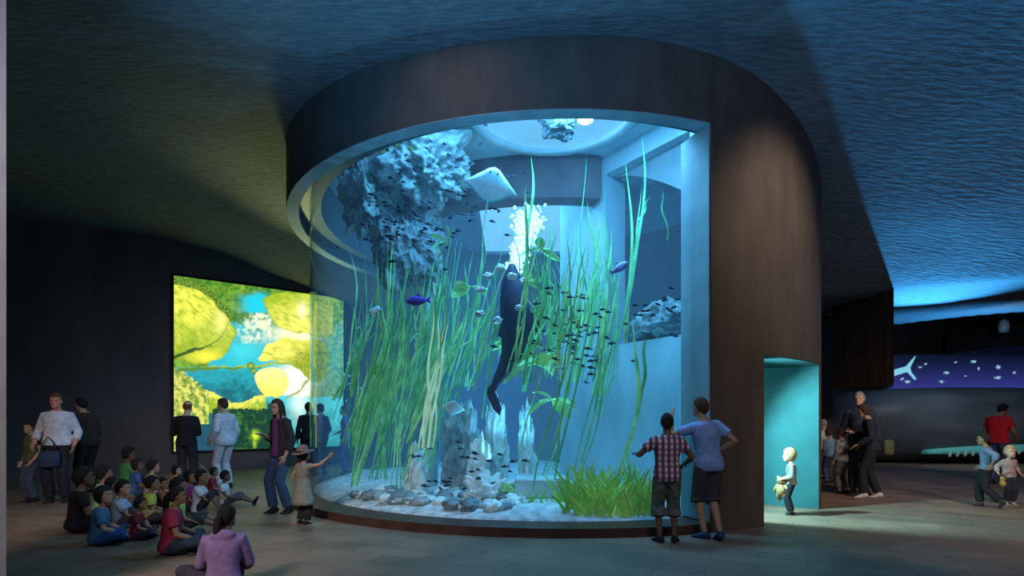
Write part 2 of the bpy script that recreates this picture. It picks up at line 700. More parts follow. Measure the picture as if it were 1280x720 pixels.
# walls
wl0, wdir = V((-11.8, 12.9, 0)), V((2.88, 2.23, 0)).normalized()
wnrm = V((wdir.y, -wdir.x, 0))           # towards the room
a, b = wl0 - wdir * 3.5, wl0 + wdir * 15.5
mb = MB()
mb.prism([(a.x, a.y), (b.x, b.y), (b.x - wnrm.x * .3, b.y - wnrm.y * .3), (a.x - wnrm.x * .3, a.y - wnrm.y * .3)], 0, 7.2)
struct('wall_left', mb, WALL_D)
mb = MB()
mb.box((0, 22.3, 0), (25, 22.6, 6.5))
struct('wall_back', mb, BLACK)
mb = MB()
mb.box((24.7, 2, 0), (25, 22.3, 6.5))
struct('wall_right', mb, CONC_DARK)
mb = MB()
mb.prism([(-5.2, 4.0), (-3.665, 4.0), (-3.665 * 1.09, 4.36), (-5.2, 4.36)], 0, 6.6)
struct('wall_near', mb, mottled('grey_painted_edge', (.10, .115, .15), (.15, .16, .19), 3, .6))
# dark hung volume on the right and the post at its end
mb = MB()
mb.prism([(8.3, 12.0), (9.62, 14.1), (8.13, 14.0)], 2.18, 5.2)
struct('wall_hanging', mb, CONC_DARK)
mb = MB()
mb.prism([(7.6, 15.6), (9.08, 15.6), (9.2, 16.1), (7.6, 16.1)], 0, 6.2)
struct('wall_post', mb, CONC)
mb = MB()
mb.box((17.0, 19.2, 3.95), (24.6, 21.6, 4.7))
struct('beam_far', mb, BLACK)

# the round tower
A0, P0, P1, A1 = -69.4, -58.9, -36.0, 95.0
PH = 2.29
mb = MB()
mb.arc_block(4.55, RD, 0, ZR + .02, A0, P0)
mb.arc_block(4.55, RD, PH + .02, ZR + .02, P0, P1 + .36)
mb.arc_block(4.55, RD, 0, ZR + .02, P1 + .35, A1)
struct('wall_drum', mb, CONC)
mb = MB()
mb.arc_block(4.93, RD, ZR, 7.3, 0, 360, n=180)
struct('wall_rim', mb, CONC)
mb = MB()
mb.arc_block(4.55, 4.93, ZR + .2, 7.3, 0, 360, n=180)
struct('trim_groove', mb, mottled('dark_groove', (.05, .08, .09), (.08, .12, .13), 4, .5))
# faces of the opening: tank light put into the pale bluish colour
mb = MB()
mb.arc_block(4.56, RD - .03, .13, ZR - .001, A0 - .25, A0)
struct('trim_jamb', mb, mottled('jamb_blue_lit', (.20, .28, .32), (.28, .37, .41), 2.5, .7, .2))
mb = MB()
mb.arc_block(4.935, RD - .004, ZR - .012, ZR, 95, 290.4, n=120)
struct('trim_soffit', mb, MATS['jamb_blue_lit'])
mb = MB()
mb.arc_block(4.5, RD, 0, .115, A1, 290.6, n=140)
struct('trim_kerb', mb, mottled('red_brown_kerb', (.06, .03, .022), (.10, .05, .035), 5, .45))
# portal passage
mb = MB()
mb.arc_block(4.16, 4.22, 0, PH + .05, P0 - 4.5, P1 + 2)
mb.arc_block(4.2, 4.56, PH, PH + .06, P0 - 4.5, P1 + 1)
mb.arc_block(4.2, RD - .002, 0, PH, P1, P1 + .35)
mb.arc_block(4.2, 4.56, 0, PH, P0 - 4.5, P0 - 4)
mb.arc_block(4.56, RD - .002, PH, PH + .02, P0, P1 + .35)
struct('wall_portal', mb, TEAL)

# inside the tank: bed, lid, beams, inner wall with its big opening
def rin(th):
    dg = (math.degrees(th) + 180) % 360 - 180
    if P0 - 5.5 < dg < P1 + 3:
        return 4.1
    return 4.5 if A0 < dg < A1 else 4.70


SAND = mottled('white_sand', (.32, .40, .42), (.78, .84, .84), 7, .9, .4)
mb = MB()
rings = []
for r in [4.69, 4.3, 3.6, 2.8, 2, 1.2, .4]:
    ring = []
    for j in range(96):
        th = 2 * PI * j / 96
        r_ = min(r, rin(th) - .02)
        x, y = CX + r_ * math.cos(th), CY + r_ * math.sin(th)
        z = .13 + (0 if r > 4.5 else .09 + .10 * noise.noise(V((x * .9, y * .9, 1))))
        ring.append(V((x, y, z)))
    rings.append(ring)
mb.loft([[V((p.x, p.y, .02)) for p in rings[0]]] + rings)
tag(mb.build('sand_bed', SAND), 'pale sand bed covering the bottom of the tank', 'sand', kind='stuff')

mb = MB()
mb.loft([[V((CX + 4.6 * math.cos(2 * PI * j / 96), CY + 4.6 * math.sin(2 * PI * j / 96), z)) for j in range(96)] for z in (6.3, 6.5)])
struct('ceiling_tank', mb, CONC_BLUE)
mb = MB()
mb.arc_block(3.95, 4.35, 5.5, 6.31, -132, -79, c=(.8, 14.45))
struct('beam_arc', mb, mottled('dark_mauve_concrete', (.11, .085, .10), (.17, .135, .15), 2, .8, .2))  # dark mauve brown concrete, mottled at random
wA, wB = V((1.52, 10.5, 0)), V((2.83, 8.55, 0))
W0, W1 = V((1.73, 10.19, 0)), V((2.78, 8.63, 0))
nn = V((.83, .56, 0))
back = [(3.4, 8.85), (2.5, 11.1), (1.35, 12.1), (1.0, 11.5)]
mb = MB()
mb.prism([(1.52, 10.5), (2.83, 8.55)] + back, .1, 2.78)
mb.prism([(1.52, 10.5), (2.83, 8.55)] + back, 5.95, 6.31)
q = W0 + nn * .5
mb.prism([(1.52, 10.5), (W0.x, W0.y), (q.x, q.y), (1.35, 12.1), (1.0, 11.5)], 2.77, 5.96)
mb.prism([(W1.x, W1.y), (2.83, 8.55), (3.4, 8.85)], 2.77, 5.96)
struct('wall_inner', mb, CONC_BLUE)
mb = MB()
p0, p1 = W0 + nn * .2, W1 + nn * .2
o_ = nn * .12
n_ = 12
rings = []
for i in range(n_ + 1):
    t = i / n_
    p = p0.lerp(p1, t)
    zb = 5.93 - 1.0 * t ** 1.5
    rings.append([V((p.x, p.y, 5.96)), V((p.x, p.y, zb)), V((p.x + o_.x, p.y + o_.y, zb)), V((p.x + o_.x, p.y + o_.y, 5.96))])
mb.loft(rings)
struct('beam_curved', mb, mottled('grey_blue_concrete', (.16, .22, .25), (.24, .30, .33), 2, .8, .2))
# dark backdrop behind the opening, its shade put into the colour
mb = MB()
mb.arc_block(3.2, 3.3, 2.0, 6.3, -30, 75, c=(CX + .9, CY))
struct('wall_opening', mb, mottled('shaded_backdrop', (.018, .020, .026), (.034, .034, .040), 1.5, .8, .2))
# dark concrete at the back of the tank, seen through the water
mb = MB()
mb.arc_block(4.3, 4.5, .1, 5.4, 95, 128)
struct('wall_deep', mb, mottled('deep_blue_concrete', (.05, .09, .14), (.09, .14, .20), 1.5, .8, .2))

# oculus and skylight: lit openings in the lid
def ring_lamp(name, c, R, label, strength, tint):
    root = empty(name, (c[0], c[1], 6.3), 0, label, 'skylight')
    mb = MB()
    n = 64
    rs = []
    for r, z in ((R, 0), (R + .16, 0), (R + .16, -.10), (R + .02, -.10), (R, -.08)):
        rs.append([V((r * math.cos(2 * PI * j / n), r * math.sin(2 * PI * j / n), z)) for j in range(n)])
    rs.append(rs[0])
    mb.loft(rs, cap=False)
    mb.build('rim', mottled('white_rim', (.55, .68, .72), (.7, .82, .86), 3, .6), root)
    mb = MB()
    mb.loft([[V((R * math.cos(2 * PI * j / n), R * math.sin(2 * PI * j / n), z)) for j in range(n)] for z in (-.03, -.005)])
    mb.build('diffuser', glow(name + '_light', tint, strength), root)
    return root


ring_lamp('skylight', (.65, 8.65), 1.2, 'round white rimmed skylight in the tank lid with a dark rock in it', .55, (.25, .62, .85))
root = empty('skylight', (.35, 14.4, 6.3), 0, 'wide bright skylight deep in the back of the tank', 'skylight')
mb = MB()
mb.box((-1.1, -2.2, -.03), (1.1, 1.5, -.005))
mb.build('diffuser', glow('pale_skylight', (.30, .66, .85), .75), root, smooth=False)
mb = MB()
for lo, hi in (((-1.25, -2.35, -.10), (-1.1, 1.65, -.004)), ((1.1, -2.35, -.10), (1.25, 1.65, -.004)), ((-1.1, -2.35, -.10), (1.1, -2.2, -.004)), ((-1.1, 1.5, -.10), (1.1, 1.65, -.004))):
    mb.box(lo, hi)
mb.build('rim', mottled('grey_rim', (.3, .4, .45), (.38, .5, .55), 3, .6), root, smooth=False)
lp = at(732, 150, 8.9)
root = empty('lamp', (lp.x, lp.y, 6.3), 0, 'small very bright lamp hung under the rim of the round skylight', 'lamp')
mb = MB()
mb.ellipsoid((0, 0, lp.z - 6.3), (.12, .12, .045), None, 14, 9)
mb.build('bulb', glow('bulb_white', (.85, .97, 1), 14), root)
mb = MB()
mb.tube([V((0, 0, lp.z - 6.3 + .04)), V((0, 0, -.01))], [.02, .02], 8)
mb.build('stem', BLACK, root)

# glass and water
gm, gnt, gb = new_mat('clear_acrylic')
out = gnt.nodes['Material Output']
tr = gnt.nodes.new('ShaderNodeBsdfTransparent')
tr.inputs['Color'].default_value = (.93, .975, .985, 1)
gl = gnt.nodes.new('ShaderNodeBsdfGlossy')
gl.inputs['Roughness'].default_value = .04
gl.inputs['Color'].default_value = (.8, .9, 1, 1)
lw = gnt.nodes.new('ShaderNodeLayerWeight')
lw.inputs['Blend'].default_value = .5
pw = gnt.nodes.new('ShaderNodeMath')
pw.operation = 'POWER'
pw.inputs[1].default_value = 4.0
lk(gnt, lw.outputs['Facing'], pw.inputs[0])
ma = gnt.nodes.new('ShaderNodeMath')
ma.operation = 'MULTIPLY'
ma.inputs[1].default_value = .75
lk(gnt, pw.outputs[0], ma.inputs[0])
mxs = gnt.nodes.new('ShaderNodeMixShader')
lk(gnt, ma.outputs[0], mxs.inputs['Fac'])
lk(gnt, tr.outputs[0], mxs.inputs[1])
lk(gnt, gl.outputs[0], mxs.inputs[2])
lk(gnt, mxs.outputs[0], out.inputs['Surface'])
mb = MB()
n = 130
rings = []
for i in range(n + 1):
    th = math.radians(95 + (290.3 - 95) * i / n)
    rings.append([V((CX + 4.75 * math.cos(th), CY + 4.75 * math.sin(th), z)) for z in (.114, ZR + .21)])
mb.loft(rings, closed=False, cap=False)
gw = mb.build('window_1', gm, recalc=False)
tag(gw, 'tall curved clear acrylic wall of the round tank', 'window', kind='structure')

wm, wnt, wb = new_mat('glowing_blue_water')
wnt.nodes.remove(wb)
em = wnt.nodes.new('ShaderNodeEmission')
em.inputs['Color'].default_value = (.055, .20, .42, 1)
em.inputs['Strength'].default_value = WATER_GLOW = .065  # emission puts blue haze and fill light into the water volume
ab = wnt.nodes.new('ShaderNodeVolumeAbsorption')
ab.inputs['Color'].default_value = (.30, .72, .82, 1)
ab.inputs['Density'].default_value = .075
ad = wnt.nodes.new('ShaderNodeAddShader')
lk(wnt, em.outputs[0], ad.inputs[0])
lk(wnt, ab.outputs[0], ad.inputs[1])
lk(wnt, ad.outputs[0], wnt.nodes['Material Output'].inputs['Volume'])
mb = MB()
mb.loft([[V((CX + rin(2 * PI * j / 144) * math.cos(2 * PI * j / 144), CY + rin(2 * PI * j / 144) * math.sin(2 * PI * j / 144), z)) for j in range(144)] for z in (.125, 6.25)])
tag(mb.build('water', wm), 'clear blue water with its own added glow filling the round tank', 'water', kind='stuff')

# ================================================================== BACKLIT PICTURE
def inpoly(px, py, poly):
    c = False
    j = len(poly) - 1
    for i in range(len(poly)):
        xi, yi = poly[i]
        xj, yj = poly[j]
        if (yi > py) != (yj > py) and px < (xj - xi) * (py - yi) / (yj - yi) + xi:
            c = not c
        j = i
    return c


def nz2(x, y, s, o=0.0):
    return noise.noise(V((x * s, y * s, o)))


def mixc(a, b, t):
    t = max(0.0, min(1.0, t))
    return (a[0] + (b[0] - a[0]) * t, a[1] + (b[1] - a[1]) * t, a[2] + (b[2] - a[2]) * t)


def dist_seg(px, py, ax, ay, bx, by):
    dx, dy = bx - ax, by - ay
    t = max(0, min(1, ((px - ax) * dx + (py - ay) * dy) / (dx * dx + dy * dy)))
    return math.hypot(px - ax - t * dx, py - ay - t * dy)


def sdpoly(px, py, poly):
    """distance to the outline, positive inside"""
    m = 1e9
    for i in range(len(poly)):
        a, b = poly[i - 1], poly[i]
        m = min(m, dist_seg(px, py, a[0], a[1], b[0], b[1]))
    return m if inpoly(px, py, poly) else -m


def smooth_poly(poly, k=6):
    out = []
    n = len(poly)
    for i in range(n):
        p0, p1, p2, p3 = poly[i - 1], poly[i], poly[(i + 1) % n], poly[(i + 2) % n]
        for j in range(k):
            t = j / k
            out.append(tuple(.5 * (2 * p1[a] + (p2[a] - p0[a]) * t + (2 * p0[a] - 5 * p1[a] + 4 * p2[a] - p3[a]) * t * t + (3 * p1[a] - p0[a] - 3 * p2[a] + p3[a]) * t ** 3) for a in (0, 1)))
    return out


LEFT_LEAF = smooth_poly([(40, 78), (120, 92), (190, 125), (232, 172), (270, 225), (280, 275), (262, 322), (220, 358), (165, 376), (110, 368), (40, 335)], 3)
RIGHT_LEAF = smooth_poly([(364, 358), (385, 318), (420, 292), (470, 277), (530, 284), (620, 300), (620, 420), (560, 438), (522, 400), (480, 378), (430, 368)], 3)
LOW_LEAF = smooth_poly([(352, 425), (372, 398), (420, 388), (462, 402), (480, 446), (458, 488), (414, 506), (375, 478)], 3)
TOP_LEAF = smooth_poly([(385, 128), (450, 108), (560, 112), (640, 120), (640, 268), (540, 262), (470, 248), (420, 210)], 3)


def fbm(x, y, s, o=0.0, n=4):
    v, a = 0.0, 1.0
    for i in range(n):
        v += a * noise.noise(V((x * s, y * s, o + i * 3.7)))
        s *= 2.1
        a *= .55
    return v


def leaf_col(X, Y, d, lo, hi, t, vs, va, o):
    c = mixc(hi, lo, t)
    vein = fbm(X * math.cos(va) + Y * math.sin(va), (Y * math.cos(va) - X * math.sin(va)) * 3.2, vs, o, 3)
    c = mixc(c, (lo[0] * .8, lo[1] * .85, lo[2] * .6), max(0, .15 + vein * .8))
    return mixc((lo[0] * .45, lo[1] * .55, lo[2] * .4), c, .35 + d / 9)


def picture(X, Y):
    wx = X + 9 * fbm(X, Y, .02)
    wy = Y + 9 * fbm(X, Y, .02, 7)
    n1 = fbm(X, Y, .022, 2)
    n2 = fbm(X, Y, .07, 5)
    n3 = fbm(X, Y, .16, 15, 2)
    # far foliage above, lagoon below
    c = mixc((.05, .20, .02), (.24, .46, .04), .4 + n2 * .5 + n1 * .7)
    c = mixc(c, (.03, .50, .58), (Y - 185 + n1 * 50) / 60 if X > 180 else 0)
    c = mixc(c, (.02, .36, .42), (Y - 385) / 20)
    c = mixc(c, (.01, .14, .17), .6 * max(0, (Y - 405) / 60) + n2 * .4 * (Y > 405) + n1 * .5 * (Y > 405))
    c = mixc(c, (.02, .62, .80), 1.7 * math.exp(-(((wx - 360) / 46) ** 2 + ((wy - 150) / 34) ** 4)))
    c = mixc(c, (.04, .62, .70), 1.2 * math.exp(-(((wx - 318) / 42) ** 2 + ((wy - 240) / 14) ** 2)))
    c = mixc(c, (.06, .66, .74), 1.1 * math.exp(-(((wx - 310) / 60) ** 2 + ((wy - 330) / 40) ** 2)))
    if 185 < Y < 300 and 285 < X < 440:                       # pale blossom spray
        c = mixc(c, (.86, .90, .62), (n1 * .8 + n2 * 1.0 + .45) * math.exp(-(((X - 365) / 70) ** 2 + ((Y - 235) / 55) ** 2)) * 1.8)
        c = mixc(c, (.12, .34, .05), (-n2 * 1.6 - n3 * .5 - .35))
    g = math.exp(-(((X - 515) / 90) ** 2 + ((Y - 265) / 45) ** 2))
    c = mixc(c, (.98, .97, .55), 1.4 * g)
    d = sdpoly(wx, wy, TOP_LEAF)
    if d > 0:
        c = leaf_col(X, Y, d, (.36, .52, .02), (1.0, .93, .16), 1.05 - (Y - 110) / 130 - (X - 430) / 400 + n1 * .3, .03, .5, 4)
        c = mixc(c, (1, .98, .6), math.exp(-(((X - 530) / 16) ** 2 + ((Y - 175) / 26) ** 2)))
    g = math.exp(-(((X - 515) / 72) ** 2 + ((Y - 442) / 62) ** 2))
    c = mixc(c, (1.0, 1.0, .80), 2.0 * g)
    d = sdpoly(wx, wy, RIGHT_LEAF)
    if d > 0:
        c = leaf_col(X, Y, d + 6, (.42, .50, .02), (1.0, .92, .14), (Y - 300) / 110 + (X - 470) / 190 + n1 * .3, .022, .2, 8)
        if X > 500 and Y > 330:
            c = mixc(c, (.24, .30, .01), .5 + n3)
    d = sdpoly(X, Y, LOW_LEAF)
    if d > 0:
        c = mixc((.98, .96, .42), (.90, .84, .10), .2 + (Y - 390) / 130 + n2 * .4)
    # sunlit bushes by the lagoon
    e = 500 - 22 * math.sin((X - 120) * .028) - 6 * n2 + max(0, X - 330) * .18
    if 125 < X < 425 and e < Y < 560:
        c = mixc((.90, .84, .12), (.30, .46, .02), (Y - e) / 40 + n3 * .4 + n2 * .4)
    if X < 180 and Y > 395 + max(0, X - 70) * .75 + 12 * n2:  # roots
        c = mixc((.78, .76, .14), (.10, .24, .03), .45 + n3 * .4 + n2 * .5 + .4 * math.sin((X * .8 - Y * .5) * .16 + 4 * n1))
    if X > 395 and Y > 497 + n1 * 10:
        c = mixc((.10, .62, .66), (.03, .30, .30), (Y - 510) / 150 + n1 * .6 + (X < 440) * .4)
        c = mixc(c, (.75, .95, .85), math.exp(-(((X - 520) / 34) ** 2 + ((Y - 520) / 60) ** 2)) * .9)
    if 195 < X < 440 and Y > 543 + 8 * n2 - (X > 400) * 20:
        c = mixc((.006, .045, .02), (.08, .27, .03), n2 * .6 + n1 * .5 + n3 * .15)
        bl = math.exp(-(((X - 356) / 13) ** 2 + ((Y - 642) / 15) ** 2)) + .6 * math.exp(-(((X - 352) / 6) ** 2 + ((Y - 672) / 16) ** 2))
        c = mixc(c, (.55, .85, .03), bl * (1.2 + n3))
    if X < 212 and Y > 600 and X > 128:
        c = (.012, .08 + .02 * n1, .13)
    d = sdpoly(wx, wy, LEFT_LEAF)
    if d > 0:
        t = (Y - 120) / 240
        c = leaf_col(X, Y, d, (.26, .42, .015), (.86, .88, .10), t * .9 + .05 + n1 * .25 - .6 * math.exp(-(((X - 130) / 60) ** 2 + ((Y - 180) / 60) ** 2)), .03, .75, 1)
        c = mixc(c, (.95, .88, .06), 1.0 * math.exp(-(((X - 170) / 62) ** 2 + ((Y - 348) / 26) ** 2)))
        c = mixc(c, (.95, .92, .25), .9 * math.exp(-(((X - 225) / 24) ** 2 + ((Y - 215) / 45) ** 2)))
    d = min(dist_seg(wx, wy, 50, 352, 120, 325), dist_seg(wx, wy, 120, 325, 190, 302), dist_seg(wx, wy, 190, 302, 240, 255), dist_seg(wx, wy, 240, 255, 268, 190))
    w_ = 13 * max(.25, 1 - X / 300)
    if d < w_:
        c = mixc(c, (.03, .09, .015), (w_ - d) / 5)
    d = min(dist_seg(wx, wy, 40, 60, 130, 80), dist_seg(wx, wy, 130, 80, 190, 112), dist_seg(wx, wy, 190, 112, 262, 195))
    if d < 18:
        c = mixc(c, mixc((.04, .13, .02), (.30, .45, .04), n3 + .35), (18 - d) / 8)
    d = min(dist_seg(X, wy, 70, 398, 330, 386), dist_seg(X, wy, 330, 386, 500, 371))
    if d < 7:
        c = mixc(c, (.10, .24, .03) if Y > 388 else (.35, .50, .06), (7 - d) / 3)
    for bx, by, br in ((338, 382, 15), (349, 402, 12)):
        q = math.hypot(X - bx, (Y - by) * 1.1)
        if q < br:
            c = mixc((.42, .62, .06), (.05, .16, .02), q / br)
    d = min(dist_seg(wx, wy, 470, 505, 530, 465), dist_seg(wx, wy, 530, 465, 580, 405))
    if d < 4:
        c = mixc(c, (.20, .34, .05), .8)
    if X > 566 and Y < 500:
        c = mixc(c, mixc((.04, .20, .06), (.30, .52, .08), .5 + n2), .65)
    return c


def mural():
    u0, u1 = V((-9.18, 14.97, 0)), V((-5.48, 17.85, 0))
    off = wnrm * .06
    dirv = (u1 - u0).normalized()
    L = (u1 - u0).length
    root = empty('backlit_mural', u0 + off + V((0, 0, .56)), math.atan2(dirv.y, dirv.x), 'large backlit picture of huge yellow green leaves on the dark left wall', 'picture')
    Z = 4.75
    nxm, nym = 300, 290
    mb = MB()
    cols = []
    for i in range(nxm + 1):
        for j in range(nym + 1):
            p = u0 + dirv * (L * i / nxm) + V((0, 0, .56 + Z * j / nym))
            u, v = 640 + FPX * p.x / p.y, HZ - FPX * (p.z - EYE) / p.y
            cols.append(picture((u - 200) * 3, (v - 330) * 3))
            mb.v.append(V((L * i / nxm, -.02, Z * j / nym)))
    for i in range(nxm):
        for j in range(nym):
            a = i * (nym + 1) + j
            mb.face((a, a + nym + 1, a + nym + 2, a + 1))
    o = mb.build('picture', painted_mat('leaf_print', 1.15), root, smooth=False, recalc=False)
    ca = o.data.color_attributes.new('print', 'FLOAT_COLOR', 'POINT')
    flat = []
    for c in cols:
        flat.extend((max(0, c[0]), max(0, c[1]), max(0, c[2]), 1.0))
    ca.data.foreach_set('color', flat)
    mb = MB()
    for lo, hi in (((-.06, -.04, -.06), (0, .04, Z + .06)), ((L, -.04, -.06), (L + .06, .04, Z + .06)), ((0, -.04, -.06), (L, .04, 0)), ((0, -.04, Z), (L, .04, Z + .06))):
        mb.box(lo, hi)
    mb.build('frame', BLACK, root, smooth=False)


mural()

# ------------------------------------------------------------------ far screen with fish
def screen():
    x0, x1, y, z0, z1 = 15.0, 22.4, 22.16, 1.7, 4.02
    root = empty('video_screen', (x0, y, z0), 0, 'long dark blue screen with white fish above the black whale', 'screen')
    W, Hh = x1 - x0, z1 - z0
    nxm, nym = 330, 120
    blobs = []
    rnd = random.Random(4)
    for u, v, a, b in ((1157, 455, 3, 2), (1150, 459, 4, 2), (1183, 466, 6, 3), (1194, 453, 3, 2), (1217, 452, 6, 2.5), (1223, 461, 2, 3), (1248, 459, 5, 4), (1247, 472, 7, 3), (1177, 477, 5, 2.5), (1128, 474, 4, 3), (1134, 477, 6, 3), (1268, 466, 3, 2), (1207, 470, 2.5, 1.5)):
        blobs.append((u, v, a, b))
    mb = MB()
    cols = []
    tail = [(1118, 462), (1132, 458), (1143, 446), (1145, 445), (1138, 459), (1139, 465), (1146, 474), (1143, 475), (1134, 465), (1118, 470)]
    for i in range(nxm + 1):
        for j in range(nym + 1):
            px, pz = x0 + W * i / nxm, z0 + Hh * j / nym
            u, v = 640 + FPX * px / y, HZ - FPX * (pz - EYE) / y
            t = max(0, (v - 443) / 40) ** 1.5
            c = mixc((.002, .006, .02), (.028, .034, .21), t)
            for bu, bv, ba, bb in blobs:
                r = ((u - bu + 2 * noise.noise(V((u * .6, v * .6, bu)))) / (ba * .62)) ** 2 + ((v - bv + 1.5 * noise.noise(V((u * .5, v * .5, bv)))) / (bb * .6)) ** 2
                if r < 1.3:
                    c = mixc(c, (.30, .55, .70), 1.2 - r)
            if inpoly(u, v, tail):
                c = (.22, .60, .75)
            cols.append(c)
            mb.v.append(V((px - x0, 0, pz - z0)))
    for i in range(nxm):
        for j in range(nym):
            a = i * (nym + 1) + j
            mb.face((a, a + nym + 1, a + nym + 2, a + 1))
    o = mb.build('display', painted_mat('sea_film', 1.0), root, smooth=False, recalc=False)
    ca = o.data.color_attributes.new('print', 'FLOAT_COLOR', 'POINT')
    flat = []
    for c in cols:
        flat.extend((c[0], c[1], c[2], 1.0))
    ca.data.foreach_set('color', flat)
    mb = MB()
    mb.box((-.05, .01, -.05), (W + .05, .12, Hh + .05))
    mb.build('casing', BLACK, root, smooth=False)


screen()

# ------------------------------------------------------------------ whale
def whale():
    root = empty('whale_model', (9.9, 18.6, 0), 0, 'huge black whale model with a row of white teeth lying by the right wall', 'whale')
    mb = MB()
    prof = [(-.1, .25, .25, 1.1), (.12, .62, .6, 1.02), (.5, .95, .95, 1.1), (1.2, 1.12, 1.2, 1.2), (2.5, 1.2, 1.35, 1.24), (4.5, 1.22, 1.45, 1.26), (6.5, 1.22, 1.45, 1.26), (8.3, 1.15, 1.3, 1.25), (9.3, .9, 1.0, 1.2), (9.6, .4, .5, 1.15)]
    rings = []
    for x, hz, hy, cz in prof:
        ring = []
        for j in range(40):
            th = 2 * PI * j / 40
            c_, s_ = math.cos(th), math.sin(th)
            ring.append(V((x, hy * math.copysign(abs(c_) ** .7, c_), cz + hz * math.copysign(abs(s_) ** .75, s_))))
        rings.append(ring)
    mb.loft(rings)
    mb.build('body', mottled('whale_skin', (.045, .054, .066), (.085, .10, .115), 2.0, .45, .3, (.3, 1, 1)), root)
    # open mouth: pale lining and teeth
    mb = MB()
    rings = []
    n = 30
    for i in range(n + 1):
        t = i / n
        x = 3.05 + 6.2 * t
        zz = .40 + .14 * math.sin(t * 2.2)
        h = .03 + .09 * math.sin(PI * min(1, t * 1.3 + .06)) ** .6
        rings.append([V((x, -1.40 if x > 3 else -1.28 - .12 * (x - 2.35) / 1.35, zz - h)), V((x, -1.46, zz)), V((x, -1.42, zz + h)), V((x, -1.0, zz + h)), V((x, -1.0, zz - h))])
    mb.loft(rings)
    mb.build('mouth', mottled('mouth_lining', (.10, .32, .30), (.16, .45, .42), 6, .5, emit=(.05, .32, .32), es=.25), root)  # lining glows teal by itself to read as lit
    tm = mottled('tooth_ivory', (.5, .6, .55), (.65, .72, .66), 6, .4)
    for i in range(22):
        mb = MB()
        x = 3.7 + i * .24
        t = (x - 3.05) / 6.2
        zz = .40 + .14 * math.sin(t * 2.2) - .10
        mb.tube([V((x, -1.44, zz - .05)), V((x, -1.47, zz + .02)), V((x, -1.48, zz + .09))], [.045, .038, .012], 8)
        mb.build('tooth', tm, root)
    mb = MB()
    mb.ellipsoid((1.45, -1.20, 1.02), (.055, .03, .05), None, 12, 8)
    mb.build('eye', mottled('eye_dark', (.02, .015, .01), (.05, .03, .02), 8, .2), root)
    return root


whale()
p = at(1255, 408, 18.0)
root = empty('hanging_lamp', (p.x, p.y, p.z), 0, 'small grey unlit lamp hanging over the whale screen', 'lamp')
mb = MB()
mb.loft([[V((r * math.cos(2 * PI * j / 20), r * math.sin(2 * PI * j / 20), z)) for j in range(20)] for r, z in ((.13, -.2), (.15, .0), (.12, .18), (.03, .24))])
mb.build('shade', mottled('grey_metal', (.10, .13, .14), (.16, .2, .2), 5, .4), root)
mb = MB()
mb.tube([V((0, 0, .2)), V((0, 0, .75))], [.012, .012], 8)
mb.build('cord', BLACK, root)


# ================================================================== INSIDE THE TANK
def rock(name, c, r, label, mat, seed=0, rough=.35, group=None, sub=5, cat='rock', freq=1.6):
    import bmesh
    bm = bmesh.new()
    bmesh.ops.create_icosphere(bm, subdivisions=sub, radius=1)
    for v in bm.verts:
        p = v.co.normalized()
        q = p * freq + V((seed * 3.1, seed * 1.7, seed))
        d = 1 + rough * (noise.noise(q) + .55 * noise.noise(q * 2.3) - .40 * abs(noise.noise(q * 3.7 + V((4, 1, 2)))) + .28 * noise.noise(q * 6.1) - .22 * abs(noise.noise(q * 9.3)) + .12 * noise.noise(q * 17) - .35 * abs(noise.noise(q * 1.4 + V((9, 9, 9)))))
        v.co = V((p.x * r[0], p.y * r[1], p.z * r[2])) * d
    me = bpy.data.meshes.new(name)
    bm.to_mesh(me)
    bm.free()
    o = link(name, me, mat, None, True)
    o.location = c
    return tag(o, label, cat, group)


ROCK_B = mottled('pale_blue_rock', (.16, .21, .22), (.46, .56, .57), 5.5, .85, 1.0, (1, 1, 1), 8)
ROCK_D = mottled('dark_reef_rock', (.09, .12, .14), (.30, .37, .40), 6, .85, 1.0, (1, 1, 1), 8)
CORAL_W = mottled('white_coral', (.55, .68, .68), (.85, .95, .93), 7, .8, .8, (1, 1, 1), 8)
rock('hanging_rock', at(528, 206, 9.4), (.76, .75, .66), 'large pale craggy rock hanging at the top left of the tank', ROCK_B, 1, .42, sub=6)
rock('hanging_rock', at(462, 248, 9.6), (.50, .6, .66), 'lower craggy rock hanging furthest left under the tank lid', ROCK_B, 2, .42, sub=6)
rock('hanging_rock', at(510, 300, 9.9), (.62, .6, .85), 'darker speckled rock hanging below the large pale one', ROCK_D, 3, .42, sub=6)
rock('rock_column', at(538, 480, 10.2), (.20, .2, 2.5), 'tall slim pale rock column standing in the left kelp', mottled('streaked_rock', (.16, .30, .28), (.62, .80, .70), 4, .85, 1.0, (1, 1, .4), 8), 4, .25)
rock('reef_rock', at(521, 604, 8.9), (.20, .26, .62), 'narrow white rock standing at the foot of the left kelp', CORAL_W, 5)
rock('reef_rock', at(580, 580, 9.5), (.36, .35, 1.0), 'broad speckled rock pinnacle at the middle of the sand', ROCK_B, 6, .3, freq=2.6)
rock('reef_rock', at(620, 570, 9.9), (.20, .2, 1.0), 'white rock pillar behind the shark tail', CORAL_W, 7, .45, freq=2.2)
rock('reef_rock', at(657, 575, 9.8), (.15, .18, .85), 'slim white rock pillar right of the shark tail', CORAL_W, 8, .5, freq=2.4)
rock('reef_rock', at(610, 625, 8.3), (.36, .33, .42), 'speckled white coral heap low at the middle of the glass', CORAL_W, 9, .5, freq=3)
rock('reef_rock', at(600, 600, 9.0), (.2, .2, .7), 'slender white rock between the coral heap and the pinnacle', CORAL_W, 15)
rock('reef_rock', at(708, 646, 7.55), (.24, .22, .17), 'small pale boulder left of the seagrass', CORAL_W, 10)
rock('reef_rock', at(772, 650, 7.45), (.24, .2, .13), 'low grey boulder under the seagrass', ROCK_B, 11)
